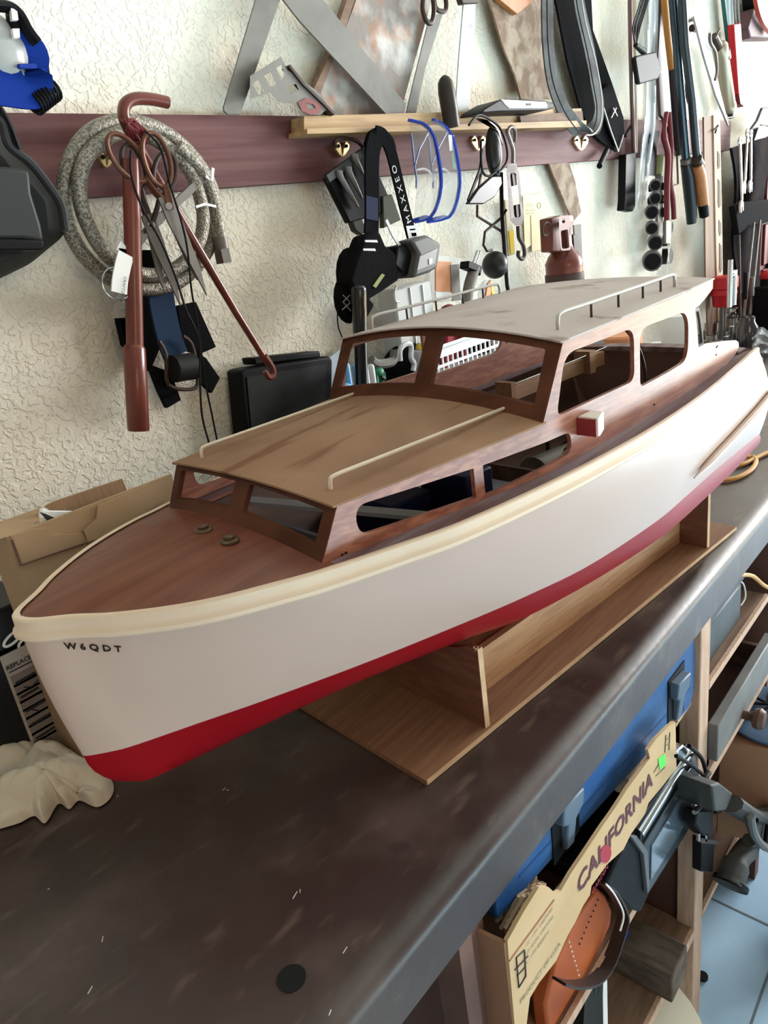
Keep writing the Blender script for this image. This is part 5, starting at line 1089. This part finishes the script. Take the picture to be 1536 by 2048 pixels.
part(t, 'wing_nut', M().ball(at(1467, 548, .70), .022, (1, .4, .5)), m_chrome)
t = thing('red_tub', 'small red tub with ribs right of the wooden upright', 'tub', at(1447, 605, .76))
c = at(1447, 612, .76)
part(t, 'tub', M().lathe([(.030, 0), (.034, .03), (.038, .035), (.036, .05), (.040, .055), (.040, .085), (.036, .088)], c, n=24), m_redc)
part(t, 'leg', M().cyl((c[0] - .015, c[1], .002), c + np.array([-.015, 0, 0]), .006), m_steel)
part(t, 'leg', M().cyl((c[0] + .012, c[1], .002), c + np.array([.012, 0, 0]), .005), m_steel)
t = thing('red_top_driver', 'black handled driver with a rounded red top near the right edge', 'screwdriver', at(1528, 600, .70))
c = at(1528, 640, .70); k_ = mpp(1528, 600, .70)
part(t, 'handle', M().cyl((c[0], c[1], .002), c + np.array([0, 0, 85 * k_]), .017), m_black)
part(t, 'red_top', M().ball(c + np.array([0, 0, 86 * k_]), .019), m_redc)
solo('blue_bottle', M().lathe([(.035, 0), (.04, .01), (.04, .15), (.03, .17)], (2.56, .55, .001), n=24), mat('bottle_blue', (.12, .27, .36), .3), 'blue bottle cut by the right edge of the picture', 'bottle')
t = thing('orange_cable', 'orange cord looped on the worktop below the stern', 'cable', az(1490, 935, 0))
part(t, 'cord', M().tube(cr([az(x, y, .005) for x, y in ((1600, 880), (1536, 905), (1508, 918), (1478, 930), (1440, 925), (1420, 940), (1440, 958), (1472, 956), (1502, 940), (1512, 922), (1505, 913), (1494, 915))], 8), .0042, 8), m_cord)
solo('black_lid', M().lathe([(.05, 0), (.055, .01), (.05, .02)], (1.98, .50, .001), n=24), m_black, 'round black lid beside the stern corner', 'lid')  # a loose lid, not a whole tin

# ------------------------------------------------------------------ left end of the worktop
t = thing('cardboard_box', 'open cardboard box with torn flaps behind the bow', 'box', (.33, .80, 0))
X0, X1, Y0, Y1 = .2405, .425, .722, .775
zf = at(20, 1072, Y0)[2]
part(t, 'front_wall', M().prism([(X0, Y0, .001), (X1, Y0, .001), (X1, Y0, zf), (X0, Y0, zf)], (0, .004, 0)), m_card)
part(t, 'left_wall', M().prism([(X0 - .004, Y0, .001), (X0 - .004, Y1, .001), (X0 - .004, Y1, zf), (X0 - .004, Y0, zf)], (.004, 0, 0)), m_card)
part(t, 'back_wall', M().prism([(X0, Y1 - .004, .001), (X1, Y1 - .004, .001), (X1, Y1 - .004, zf - .02), (X0, Y1 - .004, zf - .02)], (0, .004, 0)), m_card)
part(t, 'right_wall', M().prism([(X1, Y0, .001), (X1, Y1, .001), (X1, Y1, zf - .03), (X1, Y0, zf - .01)], (.004, 0, 0)), m_card)
part(t, 'front_flap', pp(M(), Y0 - .003, .003, (40, 1130), (22, 1072), (60, 1060), (92, 1056), (100, 1071), (118, 1068), (135, 1070), (165, 1066), (176, 1084)), m_card)
part(t, 'front_flap', pp(M(), Y0 - .004, .003, (176, 1084), (168, 1062), (194, 1038), (196, 1012), (300, 968), (322, 1002), (250, 1060)), m_card)
part(t, 'back_flap', pp(M(), .765, .003, (92, 1012), (110, 1003), (245, 958), (255, 985), (200, 1030), (110, 1030)), mat('ribbed_card', (.27, .16, .09), .85, col2=(.34, .21, .12), sc=60, stretch=(6, 1, .3)))
part(t, 'left_flap', M().prism([at(0, 1045, .76), at(86, 1015, .77), at(92, 1040, .74), at(20, 1072, .722), at(-60, 1095, .722), at(-60, 1065, .76)], (0, .003, 0)), m_card)
part(t, 'crease', M().tube(P(Y0 - .006, (24, 1080), (42, 1130)), .0012, 5).tube(P(Y0 - .006, (42, 1130), (176, 1084)), .0008, 5), m_bside)
t = thing('paper_bag', 'white crumpled bag with a black stripe inside the cardboard box', 'paper bag', at(140, 1060, .750))
part(t, 'paper', M().prism([at(84, 1015, .750), at(100, 1022, .750), at(198, 1024, .731), at(176, 1050, .745), at(165, 1075, .735), at(110, 1085, .735), at(80, 1045, .745)], (0, .008, 0)), m_paper, bev=.003)
part(t, 'paper', M().prism([at(79, 1036, .738), at(140, 1052, .736), at(176, 1048, .734), at(160, 1080, .731), at(85, 1080, .731)], (0, .004, 0)), mat('cream_paper', (.60, .54, .44), .8), bev=.002)
part(t, 'black_stripe', M().prism([at(80, 1024, .735), at(92, 1028, .735), at(120, 1040, .736), at(136, 1050, .733), at(126, 1052, .733), at(96, 1042, .736)], (0, .002, 0)), m_ink)
t = thing('black_carton', 'black product carton with a printed grey label panel at the left edge', 'carton', (.22, .82, 0))
YB = .775
def cz(px, py): return at(px, py, YB)
part(t, 'body', M().bb((.10, YB + .001, .001), (.262, .86, .136)), m_dkbox, bev=.002)
lo_, hi_ = cz(0, 1298), cz(62, 1276)
part(t, 'label_panel', M().bb((.2086, YB - .001, .006), (.2600, YB + .0006, .1375)), m_label)
of = np.array([.2105, YB - .0018, .1205])
part(t, 'label_print', text(M(), 'REPLACE', plane_map(of, (1, 0, 0), (0, 0, 1)), .0068, bold=.03), m_ink)
mb = M(); mb.bb((.2120, YB - .0020, .1165), (.250, YB - .0012, .1176))
for k, w_ in enumerate((.026, .020, .024, .026, .022)):
    z = .104 - k * .018; mb.prism([(.214, YB - .002, z), (.214 + w_, YB - .002, z + .001), (.214 + w_, YB - .002, z - .0022), (.214, YB - .002, z - .0032)], (0, .001, 0))
for (a, b) in (((.220, .094), (.228, .090)), ((.228, .090), (.238, .095)), ((.217, .068), (.226, .060))): mb.tube([(a[0], YB - .0016, a[1]), (b[0], YB - .0016, b[1])], .0009, 5)
part(t, 'label_print', mb, m_ink)
mb = M()
for k in range(9): mb.bb((.2115, YB - .0018, .112 - k * .0105), (.2115 + (.034 if k % 2 else .042), YB - .0012, .0985 - k * .0105))
part(t, 'fine_print', mb, mat('print_mid', (.22, .18, .16), .7))
t = thing('dark_package', 'black glossy package with white curved lettering above the carton', 'package', (.2, .82, .127))
part(t, 'body', M().bb((.08, .778, .1385), (.262, .86, .185)), m_dkbox, bev=.004)
mb = M()
for (cx, cz_, rx, rz_) in ((.205, .158, .010, .0045), (.228, .150, .011, .0050), (.238, .140, .008, .004)):
    mb.ribbon([(cx + rx * math.cos(a), .7765, cz_ + rz_ * math.sin(a) + .3 * rx * math.cos(a)) for a in np.linspace(.3, 5.4, 20)], (0, 1, 0), .0008, .0028)
part(t, 'curved_lettering', mb, m_paper)
solo('grey_bag', M().ball((.165, .815, .032), .032, (1.3, .6, .95), 20), mat('grey_cloth', (.12, .115, .10), .8), 'soft grey bag low at the left edge behind the rag', 'bag')
# rag
cx, cy = .185, .765
out = [az(x, y, 0)[:2] for x, y in ((228, 1572), (222, 1600), (195, 1618), (160, 1605), (140, 1622), (118, 1612), (92, 1650), (70, 1636), (40, 1650), (0, 1662), (-60, 1680), (-90, 1600), (-60, 1510), (0, 1500), (60, 1498), (120, 1505), (160, 1522), (205, 1545))]
oc = cr(out, 8, True); NO = len(oc); rr = random.Random(5)
c0 = np.mean(out, 0)
def rag(a, b):
    i = round(a * NO) % NO; p = c0 + (oc[i] - c0) * b; th_ = a * 2 * math.pi
    x, y = p[0] * 60, p[1] * 60
    def cre(q): return 1 - abs(math.sin(q)) ** .7
    fold = -.009 * cre(.42 * x + .9 * y + 1.1 * math.sin(.5 * x)) - .009 * cre(.55 * x - .95 * y + 1.4 * math.sin(.45 * y) + 1) - .006 * cre(1.5 * x + .7 * y) - .004 * cre(1.1 * x - 2.2 * y + math.sin(x)) + .005 * math.sin(.9 * x + 1.7 * y)
    hgt = (1 - b ** 4) ** .55 * (.036 + fold + .012 * max(0, y - 45) / 6) + .001
    return (p[0], p[1], .0015 + hgt)
solo('cleaning_rag', M().sheet(rag, NO, 26), m_rag, 'crumpled cream cotton rag on the worktop beside the bow', 'rag')

# ------------------------------------------------------------------ under the worktop
t = thing('blue_tool_case', 'long blue moulded tool case with two grey latches under the worktop edge', 'tool case', (.66, .40, -.197))
prof2 = rnd([(.398, -.113), (.896, -.195), (.915, -.180), (.9155, -.110), (.905, -.0725), (.398, -.0725)], [.004, .012, .02, .03, .02, .002], 4)
part(t, 'body', M().prism([(x, .309, z) for x, z in prof2], (0, .22, 0)), m_blue, bev=.006)
part(t, 'groove', M().prism([(.44, .3086, -.098), (.90, .3086, -.165), (.90, .3086, -.162), (.44, .3086, -.095)], (0, .003, 0)), mat('blue_dark', (.008, .045, .16), .5))
for x, dz in ((.842, 0), (.532, .042)):
    l_ = part(t, 'latch', M().prism([(x - .022, .296, -.106 + dz), (x + .022, .296, -.112 + dz), (x + .022, .298, -.134 + dz), (x + .008, .299, -.142 + dz), (x + .008, .303, -.178 + dz), (x - .010, .303, -.175 + dz), (x - .010, .299, -.139 + dz), (x - .022, .298, -.130 + dz)], (0, .014, 0)), m_latch, bev=.002)
    part(t, 'latch_recess', M().bb((x - .029, .3075, -.181 + dz), (x + .028, .3092, -.100 + dz)), m_black)
t = thing('fruit_box', 'torn cardboard fruit box with California lettering and a red berry print', 'box', (.6, .42, -.371))
YF = .283
fp = [(1015, 1882), (1018, 1921), (1029, 2048), (1034, 2150), (1048, 2090), (1060, 1996), (1078, 1966), (1113, 1921), (1135, 1872), (1152, 1842), (1166, 1812), (1180, 1790), (1183, 1772), (1215, 1728), (1247, 1699), (1262, 1668), (1290, 1628), (1297, 1606), (1325, 1572), (1353, 1536), (1351, 1444), (1338, 1452), (1312, 1478), (1296, 1500), (1300, 1516), (1290, 1530), (1256, 1576), (1225, 1624), (1205, 1652), (1180, 1690), (1142, 1747), (1122, 1782), (1111, 1787), (1098, 1775), (1078, 1774), (1046, 1826)]
part(t, 'front_panel', M().prism(P(YF, *fp), (0, .004, 0)), m_cardy)
L0 = at(1015, 1882, YF)
part(t, 'end_panel', M().prism([(L0[0] - .003, YF + .002, L0[2] - .002), (L0[0] - .003, .44, -.125), (L0[0] - .003, .44, -.370), (L0[0] - .003, YF + .002, -.370)], (.004, 0, 0)), m_cardo)
part(t, 'bottom_panel', M().bb((L0[0], .33, -.371), (.67, .50, -.367)), m_cardo)
for k, dy in enumerate((.010, .020, .030)):
    ox, oy = -9 * (k + 1), -7 * (k + 1) + (8 if k == 1 else 0)
    part(t, 'inner_flap', M().prism(P(YF + dy, (1022 + ox, 1866 + oy), (1058 + ox, 1802 + oy), (1098 + ox, 1776 + oy), (1120, 1800), (1085, 1860), (1030, 1925)), (0, .0035, 0)), m_card)
    part(t, 'corrugated_edge', M().ribbon(P(YF + dy + .002, (1021 + ox, 1866 + oy), (1058 + ox, 1801 + oy), (1096 + ox, 1775 + oy)), (0, 1, 0), .006, .004), m_corr)
part(t, 'corrugated_edge', M().ribbon(P(YF + .0065, (1112, 1786), (1142, 1747), (1180, 1690), (1225, 1624), (1290, 1530)), (0, 1, 0), .005, .003), m_corr)
part(t, 'corrugated_edge', M().ribbon(P(YF + .0065, (1300, 1512), (1325, 1470), (1350, 1444)), (0, 1, 0), .008, .005), m_corr)
part(t, 'fold_line', M().tube(P(YF - .0005, (1019, 1922), (1060, 1866), (1108, 1800)), .0009, 5), m_cardo)
def along(px0, py0, px1, py1, Y=YF - .0008):
    o = at(px0, py0, Y); x = at(px1, py1, Y) - o; L = np.linalg.norm(x); x /= L; return o, x, np.cross(YN, x) * -1, L
o, x, y, L = along(1156, 1795, 1292, 1592)
y = np.array([0, 0, 1.0]) - x * x[2]; y /= np.linalg.norm(y)
part(t, 'big_lettering', text(M(), 'CALIFORNIA', plane_map(o + y * .002, x, y), .034, bold=.02), m_inkp)
part(t, 'berry_print', M().lathe([(.002, 0), (.002, .0006)], at(1212, 1707, YF - .0012), (0, 1, 0)).prism([at(1212 + 11 * math.cos(a), 1708 + 18 * math.sin(a) - 3 * math.cos(a), YF - .001) for a in np.linspace(0, 6.28, 20)[:-1]], (0, .0006, 0)), m_inkr)
o, x, y, L = along(1184, 1790, 1215, 1738)
part(t, 'small_lettering', text(M(), 'GARDEN', plane_map(o, x, np.array([0, 0, 1.0])), .010), m_inkr)
o, x, y, L = along(1041, 2010, 1098, 1925)
part(t, 'small_lettering', text(M(), 'PRODUCT OF U.S.A.', plane_map(o, x, np.array([0, 0, 1.0])), .0088), m_inkg)
for k in range(3):
    o, x, y, L = along(1053, 1930 - k * 18, 1092, 1875 - k * 18)
    part(t, 'small_lettering', text(M(), ('6 - 1 PT. BASKETS', '12 - 8 OZ. CARTONS', '12 - 1 PT. CARTONS')[k], plane_map(o, x, np.array([0, 0, 1.0])), .0056), m_inkg)
mb = M()
for a, b in (((1033, 1915), (1049, 1900)), ((1033, 1915), (1038, 1975)), ((1049, 1900), (1052, 1952)), ((1038, 1975), (1052, 1952)), ((1030, 1940), (1056, 1912)), ((1034, 1952), (1051, 1934))): mb.tube(P(YF - .0006, a, b), .0007, 5)
part(t, 'diagram_print', mb, m_ink)
mb = M()
for a, b in (((1332, 1470), (1330, 1505)), ((1340, 1465), (1338, 1500)), ((1332, 1480), (1340, 1474)), ((1331, 1492), (1339, 1486)), ((1308, 1545), (1322, 1520)), ((1312, 1552), (1330, 1535))): mb.tube(P(YF - .0006, a, b), .0006, 5)
part(t, 'diagram_print', mb, m_inkg)
part(t, 'green_sticker', pp(M(), YF - .001, .0006, (1317, 1518), (1330, 1508), (1332, 1528), (1320, 1540)), m_lime)

t = thing('orange_bag', 'orange stitched fabric bag with a dark strap, right of the fruit box', 'bag', at(1150, 2020, .33))
part(t, 'body', M().prism(P(.312, (1196, 1776), (1212, 1790), (1225, 1822), (1222, 1850), (1176, 1950), (1141, 2035), (1100, 2090), (1092, 2010), (1112, 1925), (1150, 1845)), (0, .02, 0)), m_orange, bev=.004)
mb = M()
for i in range(9): mb.ball(at(1138 + i * 2.8, 1884 + i * 9.5, .310), .0013, n=6)
o = part(t, 'stitch', mb, m_paper); o['kind'] = 'stuff'
mb = M()
for i in range(9): mb.ball(at(1196 - i * 4.6, 1800 + i * 11, .310), .0012, n=6)
o = part(t, 'perforation', mb, m_ink); o['kind'] = 'stuff'
part(t, 'strap', M().ribbon(cr(P(.296, (1205, 1765), (1226, 1785), (1246, 1828), (1240, 1862), (1218, 1925), (1190, 1960), (1150, 1970), (1118, 1962)), 6), (0, 1, 0), .016, .003), mat('strap_brown', (.03, .02, .017), .4))
part(t, 'strap_edge', M().tube(cr(P(.288, (1212, 1768), (1230, 1790), (1247, 1828), (1240, 1862)), 5), .0012, 6), m_paper)
t = thing('toaster_oven', 'black countertop oven with a blue grey glass door and chrome top edge', 'oven', at(1300, 1800, .34))
part(t, 'body', M().prism(P(.292, (1246, 1700), (1262, 1672), (1366, 1492), (1388, 1508), (1402, 1560), (1382, 1655), (1298, 1790), (1282, 1826), (1262, 1820), (1213, 1770)), (0, .18, 0)), m_black, bev=.004)
part(t, 'door_frame', M().prism(P(.289, (1288, 1690), (1392, 1520), (1401, 1560), (1381, 1652), (1296, 1788)), (0, .004, 0)), mat('door_frame', (.05, .06, .07), .25, .6), bev=.0015)
part(t, 'door_glass', M().prism(P(.2875, (1304, 1692), (1392, 1548), (1394, 1568), (1376, 1640), (1302, 1760)), (0, .002, 0)), mat('door_glass_blue', (.14, .20, .26), .08, .3, coat=1))
part(t, 'chrome_edge', M().cyl(at(1274, 1668, .29), at(1378, 1498, .29), .0085), mat('satin_chrome', (.35, .38, .40), .18, 1))
part(t, 'end_cap', pp(M(), .286, .02, (1352, 1508), (1368, 1490), (1392, 1512), (1398, 1542), (1386, 1530)), mat('satin_chrome', (.35, .38, .40), .18, 1), bev=.002)
part(t, 'grey_corner', pp(M(), .2865, .006, (1262, 1672), (1275, 1672), (1296, 1702), (1300, 1770), (1296, 1788), (1288, 1710)), mat('corner_grey', (.10, .11, .12), .3), bev=.001)
t = thing('extension_lead', 'black power cord with two plugs hanging over the shelf post', 'cord', at(1420, 1750, .27))
part(t, 'cable', M().tube(cr(P(.272, (1352, 1512), (1385, 1532), (1415, 1560), (1440, 1600), (1442, 1620), (1430, 1624)), 6), .0026, 8), m_black)
part(t, 'cable', M().tube(cr(P(.275, (1378, 1492), (1402, 1515), (1412, 1545), (1418, 1585), (1420, 1612)), 6), .003, 8), m_black)
part(t, 'cable', M().tube(cr(P(.268, (1392, 1560), (1398, 1590), (1408, 1560), (1418, 1545)), 6), .0035, 8), m_black)
part(t, 'plug', pp(M(), .262, .018, (1396, 1622), (1425, 1620), (1428, 1650), (1422, 1682), (1404, 1670), (1391, 1650)), m_black, bev=.003)
part(t, 'plug', pp(M(), .268, .014, (1404, 1676), (1430, 1682), (1426, 1746), (1403, 1744)), m_black, bev=.002)
for x in (1397, 1411): part(t, 'prong', pp(M(), .262, .003, (x, 1668), (x + 4, 1668), (x + 3, 1684), (x, 1683)), m_chrome)
part(t, 'flat_bracket', pp(M(), .262, .004, (1400, 1676), (1436, 1682), (1440, 1690), (1402, 1686)), m_brown_metal)
part(t, 'silver_clip', M().tube(cr(P(.265, (1402, 1560), (1406, 1590), (1400, 1612), (1388, 1625)), 5), .003, 8), m_chrome)
solo('old_wood_beam', M().bb((.775, .285, -.6515), (.838, .62, -.592)), m_oldwood, 'old dark wood block sticking out of the lower shelf', 'wood block', bev=.003)
t = thing('magazine_stack', 'stack of dark magazines standing on the lowest shelf', 'magazines', (.62, .36, -.65))
for i in range(5): part(t, 'magazine', M().prism(P(.315 + .006 * i, (1172 + 9 * i, 1962 - 3 * i), (1178 + 9 * i, 1960 - 3 * i), (1180 + 9 * i, 2070), (1165 + 9 * i, 2080)), (0, .12, 0)), m_paper if i == 4 else m_dgrey)
solo('blue_item', pp(M(), .36, .03, (1218, 1878), (1262, 1862), (1250, 1884), (1222, 1900)), m_blues, 'small bright blue item behind the strap', 'item', bev=.003)
solo('white_tub', M().lathe([(.10, 0), (.12, .02), (.13, .16), (.135, .165), (.12, .165)], (.74, .36, FZ + .001), n=32), mat('tub_cream', (.72, .70, .58), .5), 'cream plastic tub on the floor under the lowest shelf', 'tub')
t = thing('grey_toolbox', 'dark grey toolbox with a black lid seam on the right upper shelf', 'toolbox', (1.06, .4, -.187))
part(t, 'body', M().bb((.975, .318, -.187), (1.155, .50, -.118)), m_tbox, bev=.004)
part(t, 'lid', M().bb((.972, .314, -.112), (1.158, .50, -.078)), m_tbox, bev=.005)
part(t, 'seam', M().bb((.974, .320, -.118), (1.156, .498, -.112)), m_black)
part(t, 'handle_wire', M().tube(cr([(1.158, .33, -.12), (1.175, .322, -.13), (1.178, .318, -.155), (1.162, .32, -.165)], 6), .0015, 6), m_paper)
t = thing('brown_carton', 'brown carton standing on the floor at the right edge', 'carton', az(1560, 1470, -.40) - UZ * .499)
q_ = [az(1438, 1479, -.40), az(1640, 1520, -.40), az(1700, 1430, -.40), az(1500, 1398, -.40)]
part(t, 'body', M().prism(q_, (0, 0, -.21)), m_cardo, bev=.003)
part(t, 'lower_side', M().prism([q_[0] * .3 + q_[1] * .7 - UZ * .211, q_[1] - UZ * .211, q_[2] - UZ * .211, q_[3] * .3 + q_[2] * .7 - UZ * .211], (0, 0, -.287)), m_cardo, bev=.003)
t = thing('hub_cap', 'blue grey disc with black cords lying on the brown carton', 'disc', az(1545, 1436, -.397))
c = az(1548, 1438, -.398)
part(t, 'disc', M().lathe([(.070, 0), (.082, .004), (.084, .010), (.070, .013), (.02, .010)], c, n=40), mat('disc_blue', (.06, .11, .19), .4))
for a in (.3, 1.0, 1.7, 2.5): part(t, 'cord', M().tube(cr([c + np.array([.08 * math.cos(a), .08 * math.sin(a), .014]), c + np.array([.015 * math.sin(a), .01, .018]), c - np.array([.08 * math.cos(a + .5), .08 * math.sin(a + .5), -.014])], 5), .0025, 6), m_black)
t = thing('vise_base', 'dark cast iron vise clamp leaning on the shelf, partly on the floor', 'vise', (1.12, .27, FZ))
Yv = .243
part(t, 'plate', pp(M(), Yv, .05, (1424, 1572), (1440, 1566), (1468, 1588), (1452, 1622), (1430, 1624)), m_iron, bev=.003)
part(t, 'arm', M().tube(cr(P(Yv, (1460, 1606), (1490, 1626), (1510, 1634), (1536, 1628), (1570, 1610)), 5), [.018] * 21, 10, flat=.7), m_iron)
part(t, 'web', pp(M(), Yv - .01, .012, (1496, 1622), (1560, 1640), (1560, 1690), (1534, 1700), (1512, 1672)), m_iron, bev=.002)
part(t, 'rib', M().tube(cr(P(Yv - .018, (1500, 1630), (1508, 1668), (1530, 1694), (1565, 1705)), 6), .0065, 8), mat('iron_light', (.15, .155, .15), .45, .5))
part(t, 'rib', M().tube(P(Yv - .016, (1512, 1640), (1560, 1648)), .004, 8).tube(P(Yv - .016, (1536, 1648), (1530, 1690)), .004, 8), m_black)
part(t, 'foot', M().tube(cr(P(Yv, (1494, 1695), (1476, 1722), (1464, 1750), (1458, 1768)), 6), [.016] * 8 + [.020] * 8 + [.022] * 3, 12), m_iron)
part(t, 'jaw', M().tube(cr(P(Yv - .005, (1486, 1720), (1500, 1708), (1506, 1690), (1498, 1680)), 5), .010, 10), m_iron)
part(t, 'foot_pad', M().cyl(at(1462, 1762, Yv), at(1459, 1772, Yv), .026, .026), m_black)
solo('lower_orange_cord', M().tube(cr(P(.31, (1478, 1150), (1505, 1152), (1530, 1172), (1570, 1190)), 6), .0035, 8), m_cord, 'orange cord hanging below the worktop at the right edge', 'cord')
solo('bottle_cap', M().cyl(az(1405, 1955, FZ) + UZ * .0005, az(1405, 1955, FZ) + UZ * .006, .010), m_black, 'small dark round cap lying on the floor', 'cap')  # a bottle cap dropped on the floor
